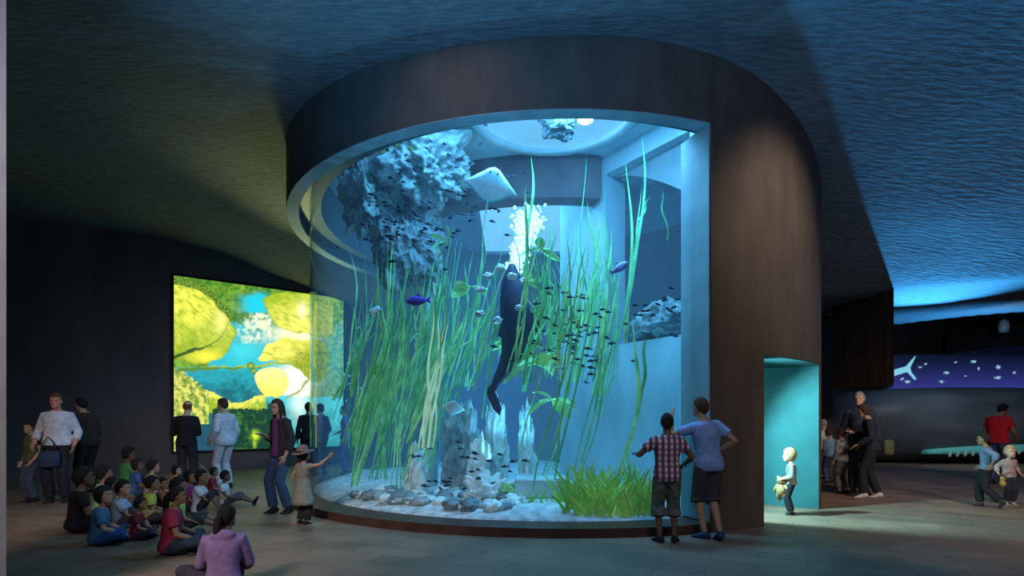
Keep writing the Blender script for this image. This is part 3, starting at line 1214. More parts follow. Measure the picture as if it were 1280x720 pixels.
rock('reef_rock', at(832, 398, 9.3), (.42, .3, .36), 'pale craggy rock on the sill of the opening', ROCK_B, 12)
rock('reef_rock', at(806, 412, 9.7), (.35, .3, .2), 'low dark rock on the sill of the opening', ROCK_D, 13)
rock('reef_rock', at(697, 150, 8.6), (.30, .26, .28), 'dark rock hanging inside the round skylight', ROCK_D, 14)
rb = random.Random(5)
for i in range(150):
    while True:
        u, d = rb.uniform(430, 650), rb.uniform(7.5, 9.2)
        p = at(u, 600, d)
        if math.hypot(p.x - CX, p.y - CY) < 4.45:
            break
    s = rb.uniform(.035, .14)
    rock('rubble_stone', (p.x, p.y, .21 + s * .3), (s * rb.uniform(.9, 1.4), s, s * rb.uniform(.5, .9)), 'small stone in the rubble along the left sand bed', [ROCK_B, ROCK_D, CORAL_W][i % 3], 20 + i, .4, 'rubble stones on the sand', 3, 'stone')
# pale step on the sand
c = at(672, 632, 8.4)
mb = MB()
mb.box((-.55, -.4, 0), (.5, .4, .12))
mb.box((-.35, -.3, .12), (.45, .4, .42))
o = mb.build('stone_step', mottled('pale_step', (.45, .62, .66), (.6, .78, .8), 3, .7, .2), smooth=False)
o.location = (c.x, c.y, .15)
bv = o.modifiers.new('b', 'BEVEL')
bv.width = .03
tag(o, 'pale square stone step on the sand in the middle of the tank', 'step')

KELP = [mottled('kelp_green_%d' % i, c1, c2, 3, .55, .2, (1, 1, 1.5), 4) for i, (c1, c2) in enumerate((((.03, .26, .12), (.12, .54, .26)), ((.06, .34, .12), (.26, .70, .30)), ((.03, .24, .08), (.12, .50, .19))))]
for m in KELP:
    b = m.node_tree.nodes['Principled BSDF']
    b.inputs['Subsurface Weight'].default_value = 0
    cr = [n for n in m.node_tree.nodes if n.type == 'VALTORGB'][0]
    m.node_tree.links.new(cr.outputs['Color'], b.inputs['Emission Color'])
    b.inputs['Emission Strength'].default_value = .20  # strands glow on their own, as if lit through the water


def ribbon(mb, pts, w, tw0=0.0, twist=1.0, n=None):
    """a flat leaf along pts, widths w(t), slightly folded down its middle"""
    m = len(pts)
    L, M, R = [], [], []
    for i, p in enumerate(pts):
        t = i / (m - 1)
        a = pts[max(0, i - 1)]
        b = pts[min(m - 1, i + 1)]
        d = (b - a).normalized()
        ref = V((math.cos(tw0 + twist * t), math.sin(tw0 + twist * t), 0))
        s = (ref - d * ref.dot(d))
        s = s.normalized() if s.length > 1e-3 else V((1, 0, 0))
        up = d.cross(s)
        ww = w(t)
        L.append(p - s * ww + up * ww * .3)
        M.append(p)
        R.append(p + s * ww + up * ww * .3)
    base = len(mb.v)
    for i in range(m):
        mb.v.extend((L[i], M[i], R[i]))
    for i in range(m - 1):
        a = base + 3 * i
        mb.face((a, a + 1, a + 4, a + 3))
        mb.face((a + 1, a + 2, a + 5, a + 4))


rk = random.Random(11)


def clampin(p, r=4.55):
    d = V((p.x - CX, p.y - CY))
    if d.length > r:
        d = d * (r / d.length)
        p.x, p.y = CX + d.x, CY + d.y
    return p


def kelp(ub, ut, vt, d, label, group, blades=3, w=.03, mat=None, bend=None, vb=None, thick_top=False):
    """a strand rising from the sand (or from vb) to (ut, vt)"""
    mb = MB()
    B = at(ub, 600, d)
    B.z = .16
    if vb:
        B = at(ub, vb, d)
    T = at(ut, vt, d + rk.uniform(-.3, .3))
    H = (T - B).length
    for k in range(blades):
        f = 1.0 if k == 0 else rk.uniform(.55, .98)
        t0 = T + V((rk.uniform(-.22, .22), rk.uniform(-.2, .2), rk.uniform(-.3, .1))) * (k > 0)
        b0 = B + V((rk.uniform(-.10, .10), rk.uniform(-.08, .08), 0)) * (k > 0)
        bd = (bend if bend is not None else rk.uniform(-.10, .10)) * H
        ph, am = rk.uniform(0, 6), rk.uniform(.01, .04)
        pts = []
        n = 22
        for i in range(n + 1):
            t = i / n * f
            p = b0.lerp(t0, t)
            p.x += bd * math.sin(PI * t) * .8 + am * math.sin(ph + t * 9)
            p.y += am * math.cos(ph + t * 7)
            if k > 0 and t > f * .75:
                p.x += (t - f * .75) * rk.choice((-1, 1)) * .15 * 0 + (t - f * .75) * math.sin(ph) * .9
            pts.append(clampin(p))
        ww = w * rk.uniform(.75, 1.3)
        ribbon(mb, pts, lambda t: ww * (.35 + .9 * math.sin(PI * min(1, t * .9 + .1)) ** .7) * (1 - max(0, t - .88) * 7.5), rk.uniform(-.8, .8), rk.uniform(-2.0, 2.0))
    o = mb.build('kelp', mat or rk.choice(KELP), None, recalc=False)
    return tag(o, label, 'kelp', group)


def hang(n, u_lo, u_hi, v_lo, v_hi, e_lo, e_hi, dx_lo, dx_hi, d_lo, d_hi, label, group, w=.015, blades=3):
    for i in range(n):
        ut = lerp(u_lo, u_hi, (i + rk.random()) / n)
        kelp(ut - rk.uniform(dx_lo, dx_hi), ut, rk.uniform(v_lo, v_hi), rk.uniform(d_lo, d_hi), label, group, blades, w * rk.uniform(.7, 1.25), bend=rk.uniform(-.02, .09), vb=rk.uniform(e_lo, e_hi))


hang(30, 462, 580, 285, 380, 480, 592, 15, 72, 8.3, 10.4, 'long narrow green kelp in the thicket left of the middle', 'kelp thicket on the left', .014, 3)
hang(9, 470, 560, 300, 360, 598, 612, 10, 50, 8.2, 9.2, 'kelp rooted in the rubble under the left thicket', 'rooted kelp on the left', .013, 3)
hang(6, 425, 470, 300, 390, 470, 585, 2, 30, 9.6, 10.6, 'thin kelp strand near the left end of the glass', 'thin kelp at the left end', .010, 2)
hang(22, 560, 640, 270, 390, 430, 530, 10, 62, 8.6, 10.2, 'green kelp strand in the sparse middle of the tank', 'kelp in the middle of the tank', .014, 3)
hang(30, 655, 762, 215, 360, 400, 500, -8, 26, 8.0, 9.9, 'long green kelp in the thicket right of the middle', 'kelp thicket on the right', .014, 4)
hang(9, 700, 775, 320, 440, 560, 630, 15, 62, 7.9, 8.8, 'long pale kelp slanting down to the sand below the right thicket', 'slanting kelp on the right', .012, 1)
PALE = mottled('pale_kelp', (.30, .50, .28), (.70, .85, .60), 3, .5, emit=(.50, .80, .55), es=.30)  # bundle glows by itself in place of light reaching it
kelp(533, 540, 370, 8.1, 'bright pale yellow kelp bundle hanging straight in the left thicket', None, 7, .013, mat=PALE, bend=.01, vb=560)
kelp(652, 664, 195, 8.4, 'tall kelp strand reaching up beside the white ray', None, 1, .018, bend=.03, vb=380)
kelp(742, 733, 195, 8.6, 'kelp strand reaching highest above the right thicket', None, 2, .016, vb=420)
kelp(770, 803, 168, 8.2, 'long isolated kelp strand with a slender dark tip before the opening', None, 1, .022, bend=.06, vb=425, mat=KELP[0])
kelp(782, 782, 196, 9.0, 'kelp strand just left of the dark tipped one', None, 2, .016, bend=.04, vb=430)
kelp(836, 827, 236, 8.5, 'short loose kelp blade floating furthest right before the opening', None, 1, .016, bend=-.02, vb=300)
kelp(800, 812, 245, 8.6, 'short loose kelp blade left of the furthest right one', None, 1, .014, bend=-.02, vb=275)
kelp(775, 789, 390, 8.0, 'long curved kelp strand reaching down to the seagrass before the pale inner wall', None, 2, .018, bend=.09, vb=598, mat=KELP[1])
kelp(802, 806, 420, 8.4, 'short dark drifting kelp blade before the pale inner wall', None, 1, .022, bend=.02, vb=505, mat=KELP[0])
kelp(752, 768, 420, 8.6, 'pale kelp strand hanging low left of the long curved one', None, 2, .014, bend=-.06, vb=520)


def leafy(c, n, L, label, group=None, mat=None, spread=1.0):
    mb = MB()
    for i in range(n):
        th = rk.uniform(0, 2 * PI)
        el = rk.uniform(-.3, .9)
        dv = V((math.cos(th) * spread, math.sin(th) * .7, el)).normalized()
        pts = []
        for k in range(9):
            t = k / 8
            pts.append(c + dv * (L * t) + V((0, 0, -.35 * L * t * t)))
        ww = L * rk.uniform(.16, .28)
        ribbon(mb, pts, lambda t: ww * math.sin(PI * (t * .94 + .03)) ** .8 + .004, rk.uniform(0, 6), .4)
    o = mb.build('leafy_seaweed', mat or KELP[1], None, recalc=False)
    return tag(o, label, 'seaweed', group)


leafy(at(676, 312, 9.0), 6, .34, 'broad leafed green seaweed beside the white light plume')
leafy(at(588, 358, 9.2), 5, .38, 'broad leafed dark green seaweed left of the shark')
leafy(at(648, 425, 8.8), 12, .42, 'dense light green seaweed bush right of the shark fin')
leafy(at(668, 455, 8.7), 12, .5, 'light green seaweed bush below the dense one')
leafy(at(690, 500, 8.6), 7, .4, 'green seaweed tuft low in the right thicket')
leafy(at(625, 612, 8.2), 14, .24, 'small round leafed seaweed on the white coral heap')
leafy(at(585, 625, 8.4), 8, .2, 'small dark green weed between the rocks on the sand')
leafy(at(530, 628, 8.6), 10, .26, 'low green weed patch among the rubble on the left')
leafy(at(505, 190, 9.0), 5, .4, 'dark green weed hanging from the top left rock')
leafy(at(560, 300, 9.0), 4, .35, 'green weed sprig under the darker hanging rock')
leafy(at(655, 355, 9.3), 8, .36, 'green leaves around the top of the shark')


GRASS = [mottled('seagrass_green_%d' % i, c1, c2, 4, .5, emit=(c2[0] * .6, c2[1] * .8, c2[2]), es=.10) for i, (c1, c2) in enumerate((((.06, .32, .04), (.32, .66, .10)), ((.11, .38, .05), (.46, .74, .14))))]  # self-glow put into the blades to make up for weak light


def seagrass(c, n, label, L=.42):
    mb = MB()
    for i in range(n):
        p = c + V((rk.uniform(-.24, .24), rk.uniform(-.22, .22), 0))
        ln = V((rk.uniform(-.55, .55), rk.uniform(-.4, .4), 1)).normalized()
        l = L * rk.uniform(.5, 1.25)
        cv = V((rk.uniform(-.6, .6), rk.uniform(-.3, .3), -.3)) * l * .5
        pts = [clampin(p + ln * (l * k / 6) + cv * (k / 6) ** 2, 4.6) for k in range(7)]
        ww = rk.uniform(.014, .030)
        ribbon(mb, pts, lambda t: ww * (1.02 - t) ** .6 + .001, rk.uniform(-.6, .6), rk.uniform(-1, 1))
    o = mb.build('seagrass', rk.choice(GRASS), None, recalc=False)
    return tag(o, label, 'seagrass', 'seagrass bed at the lower right')


for i in range(14):
    u = lerp(716, 810, (i // 2 + .5) / 7)
    c = at(u, 600, 7.45 + .5 * (i % 2))
    c.z = .14
    seagrass(clampin(c, 4.42), 32, 'thick green seagrass tuft in the bed beside the checked shirt boy', (.50 if i % 2 == 0 else .70))
for i, (u, d) in enumerate(((655, 8.2), (668, 8.0), (684, 7.9), (696, 8.1))):
    c = at(u, 600, d)
    c.z = .16
    o = seagrass(c, 7, 'sparse short seagrass tuft on the bright sand before the stone step', .26)
    o['group'] = 'sparse seagrass on the sand'


# fish ---------------------------------------------------------------
def fish_mesh(L=.12, h=.3, w=.14):
    mb = MB()
    rings = []
    for t, hh_, ww_ in ((0, .12, .1), (.08, .5, .55), (.28, .95, 1), (.5, 1, .95), (.72, .6, .5), (.86, .22, .2)):
        rings.append([V((L * (.5 - t), w * L * .5 * ww_ * math.cos(2 * PI * j / 10), h * L * .5 * hh_ * math.sin(2 * PI * j / 10))) for j in range(10)])
    mb.loft(rings)
    b = len(mb.v)
    for p in ((.5 - .84, 0, .05), (.5 - 1.02, 0, .17), (.5 - .96, 0, 0), (.5 - 1.02, 0, -.17), (.5 - .84, 0, -.05)):
        mb.v.append(V((p[0] * L, p[1] * L, p[2] * L)))
    mb.face((b, b + 1, b + 2, b + 4))
    mb.face((b + 4, b + 2, b + 3))
    b = len(mb.v)
    for p in ((.18, 0, h * .45), (-.02, 0, h * .5 + .09), (-.16, 0, h * .36)):
        mb.v.append(V((p[0] * L, p[1] * L, p[2] * L)))
    mb.face((b, b + 1, b + 2))
    return mb.mesh('fish')


FD = mottled('dark_fish_skin', (.006, .012, .03), (.02, .03, .06), 20, .4)
fme = {}
for k, (L, h) in enumerate(((.10, .34), (.13, .30), (.16, .28))):
    me = fish_mesh(L, h)
    me.materials.append(FD)
    for p in me.polygons:
        p.use_smooth = True
    fme[k] = me
rf = random.Random(21)


def school(n, u0, v0, su, sv, d0, d1, label, group, yaw=0.0, pitch=-10, k=(0, 1), tilt=0.0):
    for i in range(n):
        u, v = rf.gauss(0, 1) * su, rf.gauss(0, 1) * sv
        u, v = u0 + u + v * tilt, v0 + v
        p = clampin(at(u, v, rf.uniform(d0, d1)), 4.5)
        if p.z < .35:
            p.z = .35 + rf.uniform(0, .3)
        o = bpy.data.objects.new('fish', fme[rf.choice(k)])
        COL.objects.link(o)
        o.location = p
        o.rotation_euler = (0, math.radians(-pitch + rf.uniform(-14, 14)), math.radians(yaw + rf.uniform(-30, 30)))
        tag(o, label, 'fish', group)


school(95, 520, 255, 38, 38, 7.9, 9.2, 'tiny dark fish in the school before the hanging rocks', 'dark fish before the hanging rocks', 160, 20, (0, 0, 1), -.3)
school(34, 590, 245, 34, 22, 7.9, 9.0, 'tiny dark fish in the loose school by the white ray', 'dark fish by the white ray', 150, 15, (0, 1))
school(32, 568, 590, 36, 18, 7.8, 8.7, 'small dark fish in the school low over the left sand', 'dark fish low on the left', 175, 5, (0, 1))
school(85, 712, 420, 34, 28, 7.8, 9.0, 'small dark fish in the school in the right kelp', 'dark fish in the right kelp', 170, 8, (0, 1, 1))
school(20, 830, 385, 14, 14, 8.0, 8.4, 'tiny dark fish near the rocks of the opening sill', 'dark fish near the opening sill', 150, 10, (0,))
FW = mottled('silver_fish_skin', (.5, .65, .7), (.75, .9, .92), 20, .3)
mw = fish_mesh(.09, .36)
mw.materials.append(FW)
fme[9] = mw
school(16, 448, 445, 12, 26, 9.0, 10.2, 'tiny silver fish in the drifting string near the left end of the glass', 'silver fish on the left', 60, 20, (9,))


def big_fish(c, L, yaw, pitch, mat, label, h=.34):
    root = empty('fish', c, 0, label, 'fish')
    root.rotation_euler = (0, math.radians(-pitch), math.radians(yaw))
    me = fish_mesh(L, h, .2)
    link('body', me, mat, root)
    for sd in (1, -1):
        mb = MB()
        mb.ellipsoid((.36 * L, sd * .085 * L, .03 * L), (.025 * L, .012 * L, .025 * L), None, 8, 6)
        mb.build('eye', mottled('eye_dark', (.02, .015, .01), (.05, .03, .02), 8, .2), root)
        mb = MB()
        mb.v = [V((.18 * L, sd * .09 * L, -.02 * L)), V((.0 * L, sd * .2 * L, -.06 * L)), V((.02 * L, sd * .09 * L, -.09 * L))]
        mb.face((0, 1, 2))
        mb.build('fin', mat, root, recalc=False)
    return root


big_fish(at(523, 376, 8.2), .36, 185, -5, mottled('violet_fish_skin', (.05, .02, .30), (.12, .04, .48), 12, .4), 'violet blue fish in front of the left kelp', .40)
big_fish(at(774, 335, 8.0), .34, 15, 35, mottled('lilac_fish_skin', (.12, .12, .55), (.45, .5, .85), 12, .4), 'lilac and white fish at the right of the kelp', .36)


def ray_fish(c, S, rot, label):
    root = empty('ray_fish', c, 0, label, 'ray')
    root.rotation_euler = rot
    mt = mottled('pale_ray_skin', (.40, .74, .80), (.60, .92, .95), 8, .5)
    mb = MB()
    out = [(0, .55), (.18, .48), (.5, .22), (.88, -.08), (.72, -.14), (.42, -.34), (.16, -.5), (0, -.52), (-.16, -.5), (-.42, -.34), (-.72, -.14), (-.88, -.08), (-.5, .22), (-.18, .48)]
    rings = []
    for f, z in ((.05, .10), (.45, .085), (.8, .04), (1, .0), (.8, -.03), (.45, -.05), (.05, -.06)):
        rings.append([V((x * f * S, y * f * S, (z + .10 * abs(x) * f) * S)) for x, y in out])
    mb.loft(rings)
    mb.build('body', mt, root)
    mb = MB()
    mb.tube([V((0, -.48 * S, .03 * S)), V((.02 * S, -.9 * S, .02 * S)), V((.06 * S, -1.35 * S, 0))], [.03 * S, .018 * S, .006 * S], 8)
    mb.build('tail', mt, root)
    for sd in (1, -1):
        mb = MB()
        mb.ellipsoid((sd * .12 * S, .38 * S, .07 * S), (.03 * S, .03 * S, .025 * S), None, 8, 6)
        mb.build('eye', mottled('eye_dark', (.02, .015, .01), (.05, .03, .02), 8, .2), root)
    return root


ray_fish(at(614, 232, 8.0), .46, (math.radians(112), math.radians(10), math.radians(14)), 'large pale ray gliding near the top of the tank')
ray_fish(at(469, 388, 8.3), .17, (math.radians(60), 0, math.radians(-30)), 'small pale ray in the left kelp')
ray_fish(at(566, 510, 8.3), .22, (math.radians(65), math.radians(-8), math.radians(190)), 'pale ray over the sand left of the middle pinnacle')


def shark():
    c = at(641, 425, 8.5)
    root = empty('shark', c, 0, 'dark shark hanging nearly upright in the middle of the tank', 'shark')
    mt = mottled('shark_skin', (.014, .016, .05), (.036, .038, .09), 3, .5)
    P = lambda u, v, dy=0: at(u, v, 8.5 + dy) - c
    mb = MB()
    mb.tube([P(640, 335), P(640, 352), P(642, 372), P(645, 398), P(644, 420), P(639, 445), P(630, 462), P(620, 478), P(614, 492)],
            [.07, .16, .21, .25, .22, .16, .11, .065, .04], 20, flat=.8)
    mb.build('body', mt, root)

    def fin(nm, poly, th=.025):
        mb = MB()
        mb.loft([[P(u, v, -th) for u, v in poly], [P(u, v, th) for u, v in poly]])
        mb.build(nm, mt, root, smooth=False)
    fin('pectoral_fin', [(644, 378), (664, 390), (676, 404), (677, 416), (662, 414), (645, 428)])
    fin('dorsal_fin', [(632, 380), (622, 420), (633, 425)])
    fin('tail_fin', [(613, 485), (620, 492), (627, 510), (625, 520), (617, 512), (608, 492), (610, 484), (622, 474)])
    return root


shark()
for i, (u, v) in enumerate(((640, 345), (626, 335), (655, 352), (600, 362), (650, 385), (622, 400), (600, 392), (610, 345))):
    rock('coral_tuft', at(u, v, 8.1), (.075, .06, .05), 'small white coral lump clinging round the top of the shark', CORAL_W, 60 + i, .45, 'white coral lumps round the shark', 4, 'coral')

# glowing white beads standing in for light streaming down from the skylight
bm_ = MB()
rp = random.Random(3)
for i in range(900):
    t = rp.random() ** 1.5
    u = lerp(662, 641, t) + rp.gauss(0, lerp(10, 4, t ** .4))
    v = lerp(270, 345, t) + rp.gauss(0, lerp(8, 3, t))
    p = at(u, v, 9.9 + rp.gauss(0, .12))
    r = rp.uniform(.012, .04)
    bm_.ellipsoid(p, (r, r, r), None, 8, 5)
tag(bm_.build('glow_beads', mottled('plume_glow', (.8, .93, .97), (.95, 1, 1), 8, .5, emit=(.6, .92, 1), es=.75)), 'bright white plume of bubbles standing in for light falling below the back skylight', 'glow_beads', kind='stuff')

# ================================================================== PEOPLE
LIGHT, TAN, BROWN, DARK = (.62, .38, .28), (.45, .26, .17), (.28, .155, .09), (.16, .085, .05)
HB, HBR, HF, HG, HR = (.012, .010, .010), (.06, .03, .018), (.42, .30, .14), (.30, .29, .28), (.16, .05, .025)


def plaid(name, c1, c2, c3, s=60):
    if name in MATS:
        return MATS[name]
    m, nt, b = new_mat(name)
    tc = nt.nodes.new('ShaderNodeTexCoord')
    fac = []
    for ax in ('X', 'Z'):
        w = nt.nodes.new('ShaderNodeTexWave')
        w.bands_direction = ax
        w.inputs['Scale'].default_value = s / 20
        w.inputs['Distortion'].default_value = .6
        lk(nt, tc.outputs['Object'], w.inputs['Vector'])
        r = nt.nodes.new('ShaderNodeValToRGB')
        r.color_ramp.interpolation = 'CONSTANT'
        r.color_ramp.elements[1].position = .55
        lk(nt, w.outputs['Fac'], r.inputs['Fac'])
        fac.append(r)
    m1 = nt.nodes.new('ShaderNodeMix')
    m1.data_type = 'RGBA'
    m1.inputs['A'].default_value, m1.inputs['B'].default_value = col4(c1), col4(c2)
    lk(nt, fac[0].outputs['Color'], m1.inputs['Factor'])
    m2 = nt.nodes.new('ShaderNodeMix')
    m2.data_type = 'RGBA'
    m2.inputs['B'].default_value = col4(c3)
    lk(nt, m1.outputs['Result'], m2.inputs['A'])
    mm = nt.nodes.new('ShaderNodeMath')
    mm.operation = 'MULTIPLY'
    mm.inputs[1].default_value = .6
    lk(nt, fac[1].outputs['Color'], mm.inputs[0])
    lk(nt, mm.outputs[0], m2.inputs['Factor'])
    lk(nt, m2.outputs['Result'], b.inputs['Base Color'])
    b.inputs['Roughness'].default_value = .85
    MATS[name] = m
    return m


def patches(name, c1, c2, s=18):
    return mottled(name, c1, c2, s, .85, .1, (1, 1, 1), 2)


def standing(u, v, H, yaw, label, sk=LIGHT, hc=HB, hair='short', topc=(.5, .5, .5), botc=(.1, .1, .12), sleeve=.55, legs=1.95, shoe=(.02, .02, .022), child=0.0,
             hem=-.07, voxel=.0085, group=None, extra=None, hood=False, pos=None, face=True, flare=.10, **pose):
    p = pos if pos is not None else ground(u, v)
    fig = Fig(H, child, **pose)
    tm = topc if not isinstance(topc, tuple) else cloth(topc)
    bmx = botc if not isinstance(botc, tuple) else cloth(botc)
    cl = [('shirt', fig.top(sleeve, hem, hood=hood, flare=flare), tm), ('trousers' if legs > 1.5 else 'shorts', fig.bottom(legs, loose=.012 if legs > 1.5 else .03), bmx)] + shoes(fig, cloth(shoe))
    if extra:
        cl += extra(fig)
    return dress_figure('person', fig, (p.x, p.y, 0), yaw, label, sk, hc, cl, group, voxel, hair, face), fig


# the pair at the glass
SF = dict(footdir={1: (.35, 1, -.12), -1: (.35, 1, -.12)})
standing(834, 678, 1.50, -4, 'boy in a red and white checked shirt and long patterned shorts at the glass', DARK, HB, 'short',
         plaid('red_check', (.20, .035, .06), (.55, .52, .58), (.07, .03, .09), 95), patches('leaf_camo', (.05, .06, .05), (.16, .18, .14)), .60, 1.38, child=.35, voxel=.0062, hem=-.16,
         hands={-1: (.20, .30, -.20), 1: (.10, .20, -.34)}, elbow={-1: (.6, -1, -.6), 1: (.8, -1, -.2)}, headyaw=-8, headpitch=6, face=True, **SF)
standing(886, 673, 1.70, 14, 'man in a light blue t-shirt and dark shorts leaning an arm on the glass', TAN, HBR, 'short', (.22, .36, .72), (.055, .055, .07), .62, 1.12, voxel=.0062, shoe=(.02, .06, .14),
         hem=-.10, hands={-1: (.14, .26, .14), 1: (.06, .04, -.34)}, elbow={-1: (.9, .1, -1), 1: (.8, -1, 0)}, lean=(-.10, .04), headyaw=25,
         feet={-1: (.06, .0, .085), 1: (.05, -.16, .11)}, footdir={-1: (.5, 1, -.12), 1: (.3, 1, -.35)}, face=True)

# toddler in the portal with a teddy
tp = V((4.20, 8.30, 0))
standing(0, 0, 1.0, 62, 'toddler in a striped top standing in the teal doorway holding a teddy', LIGHT, HF, 'bob', patches('grey_stripe', (.12, .12, .13), (.42, .42, .40), 12), (.02, .02, .03), 1.6, 1.9, child=1.0, pos=tp,
         hands={-1: (.0, .20, -.36), 1: (.02, .20, -.36)}, voxel=.0075)
fur = mottled('teddy_fur', (.34, .22, .09), (.55, .38, .18), 30, .95, .6)
td = V((4.06, 8.33, .27))
root = empty('teddy_bear', td, math.radians(120), 'tan teddy bear held by the toddler in the teal doorway', 'toy')
mb = MB()
mb.ellipsoid((0, 0, .10), (.075, .06, .095), None, 14, 9)
mb.build('body', fur, root)
mb = MB()
mb.ellipsoid((0, -.01, .235), (.068, .062, .06), None, 14, 9)
mb.ellipsoid((0, -.065, .222), (.03, .025, .024), None, 10, 7)
hd = mb.build('head', fur, root)
for sd in (1, -1):
    mb = MB()
    mb.ellipsoid((sd * .05, 0, .288), (.024, .012, .024), None, 10, 7)
    mb.build('ear', fur, hd)
    mb = MB()
    mb.ellipsoid((sd * .024, -.062, .252), (.008, .006, .008), None, 8, 6)
    mb.build('eye', BLACK, hd)
    mb = MB()
    mb.tube([V((sd * .06, -.01, .16)), V((sd * .11, -.03, .11)), V((sd * .12, -.04, .07))], [.03, .028, .026], 10)
    mb.build('arm', fur, root)
    mb = MB()
    mb.tube([V((sd * .04, -.01, .04)), V((sd * .065, -.04, -.02)), V((sd * .07, -.07, -.05))], [.036, .033, .03], 10)
    mb.build('leg', fur, root)

# woman and child by the left end of the glass
def cardigan(fig):
    mb = MB()
    for sd in (1, -1):
        fig.arm(mb, sd, .020, 1.7, .006)
    rings = []
    k = fig.k
    for i in range(8):
        z = lerp(.50, -.20, i / 7)
        ring = []
        w_, d_ = (.185 if z < .42 else .15) * k + .012, .135 * k + .012
        for rr_ in (1.0, .93):
            for j in range(17):
                th = math.radians(-232 + 284 * j / 16) if rr_ == 1.0 else math.radians(-232 + 284 * (16 - j) / 16)
                ring.append(fig.P + fig.S * (z * k) + V((w_ * rr_ * math.cos(th), d_ * rr_ * math.sin(th), 0)))
        rings.append(ring)
    mb.loft(rings)
    return [('cardigan', remesh(mb, .011, 2, 'cardigan'), cloth((.035, .03, .035)))]


standing(351, 641, 1.75, 140, 'woman with long dark hair in a purple top and blue jeans', LIGHT, HBR, 'long', (.22, .07, .25), (.05, .10, .20), .3, 1.95, width=.9, girth=.93, voxel=.0065, extra=cardigan,
         hands={1: (-.08, .22, -.20), -1: (.05, .03, -.50)}, feet={1: (.09, .07, .085), -1: (.10, -.07, .085)}, headyaw=12, headpitch=-10)


def hat_dress(fig):
    mb = MB()
    n = 28
    rs = []
    for r, z in ((.98, .60), (.98, .64), (.52, .68), (.50, .90), (.42, 1.05), (.2, 1.12), (.03, 1.13)):
        rs.append([fig.hp((r * .72 * math.cos(2 * PI * j / n), -.03 + r * .82 * math.sin(2 * PI * j / n), z)) for j in range(n)])
    mb.loft(rs)
    hat = mb.mesh('sun_hat')
    return [('dress', fig.skirt(.16, .62, .13), cloth((.22, .235, .20))), ('sun_hat', hat, cloth((.18, .13, .12)))]


standing(379, 655, 1.06, -28, 'small girl in a grey green dress and sun hat reaching to the glass', TAN, HB, 'bob', (.22, .235, .20), (.02, .02, .022), .35, 1.95, child=.9, extra=hat_dress, voxel=.007,
         hands={1: (.32, .33, .22), -1: (.08, .04, -.46)}, elbow={1: (.3, -.3, -1)}, headyaw=-10, headpitch=12)

# in front of the backlit picture
standing(233, 613, 1.80, 15, 'balding man in a black shirt with elbows out before the backlit picture', LIGHT, HR, 'crop', (.012, .012, .014), (.03, .03, .045), 1.2, 1.95,
         hands={1: (-.14, .20, -.24), -1: (-.10, .19, -.26)}, elbow={1: (.7, -.5, -.8), -1: (.8, -.6, -.7)}, headyaw=-10)


def suit(fig):
    mb = MB()
    fig.torso(mb, .026, -.20, .50, .14)
    for sd in (1, -1):
        fig.arm(mb, sd, .018, 1.92, .008)
    return [('jacket', remesh(mb, .011, 2, 'jacket'), cloth((.58, .60, .66)))]


standing(281, 611, 1.86, 68, 'man in a pale white suit standing in profile before the backlit picture', LIGHT, HBR, 'short', (.5, .5, .55), (.52, .54, .60), .5, 1.97, extra=suit,
         hands={1: (.04, .04, -.50), -1: (.06, .10, -.44)}, headyaw=18)
standing(386, 597, 1.84, 30, 'dark silhouetted person in black between the woman and the glass', BROWN, HB, 'short', (.012, .012, .016), (.012, .012, .016), 1.9, 1.95, voxel=.011)
standing(402, 594, 1.82, 70, 'person in dark blue seen just inside the left edge of the glass', TAN, HB, 'short', (.04, .05, .10), (.03, .035, .07), 1.2, 1.95, voxel=.011)
standing(432, 592, 1.78, 110, 'tall person in violet seen through the left end of the tank', TAN, HB, 'short', (.16, .13, .48), (.10, .09, .30), .6, 1.95, voxel=.011, hands={1: (.1, .2, -.35)})
standing(447, 593, 1.22, 100, 'child in violet seen through the tank beside the tall violet person', TAN, HB, 'bob', (.18, .14, .50), (.10, .10, .32), .6, 1.9, child=.7, voxel=.011)

# tan cloth bag standing beside the man in black
c = ground(249, 607)
root = empty('cloth_bag', c, .3, 'tan cloth bag on the floor between the man in black and the white suit', 'bag')
mb = MB()
mb.loft([[V((w_ * math.copysign(abs(math.cos(2 * PI * j / 20)) ** .7, math.cos(2 * PI * j / 20)) + sx, d_ * math.sin(2 * PI * j / 20), z)) for j in range(20)] for w_, d_, z, sx in ((.20, .12, 0, .05), (.26, .15, .08, .05), (.22, .13, .24, .0), (.14, .09, .42, -.05), (.07, .05, .52, -.08))])
mb.build('bag', cloth((.36, .22, .15)), root)
mb = MB()
mb.tube([V((-.12, 0, .50)), V((-.13, 0, .62)), V((-.08, 0, .68)), V((-.03, 0, .60)), V((-.05, 0, .50))], [.014] * 5, 8)
mb.build('strap', cloth((.20, .12, .08)), root)

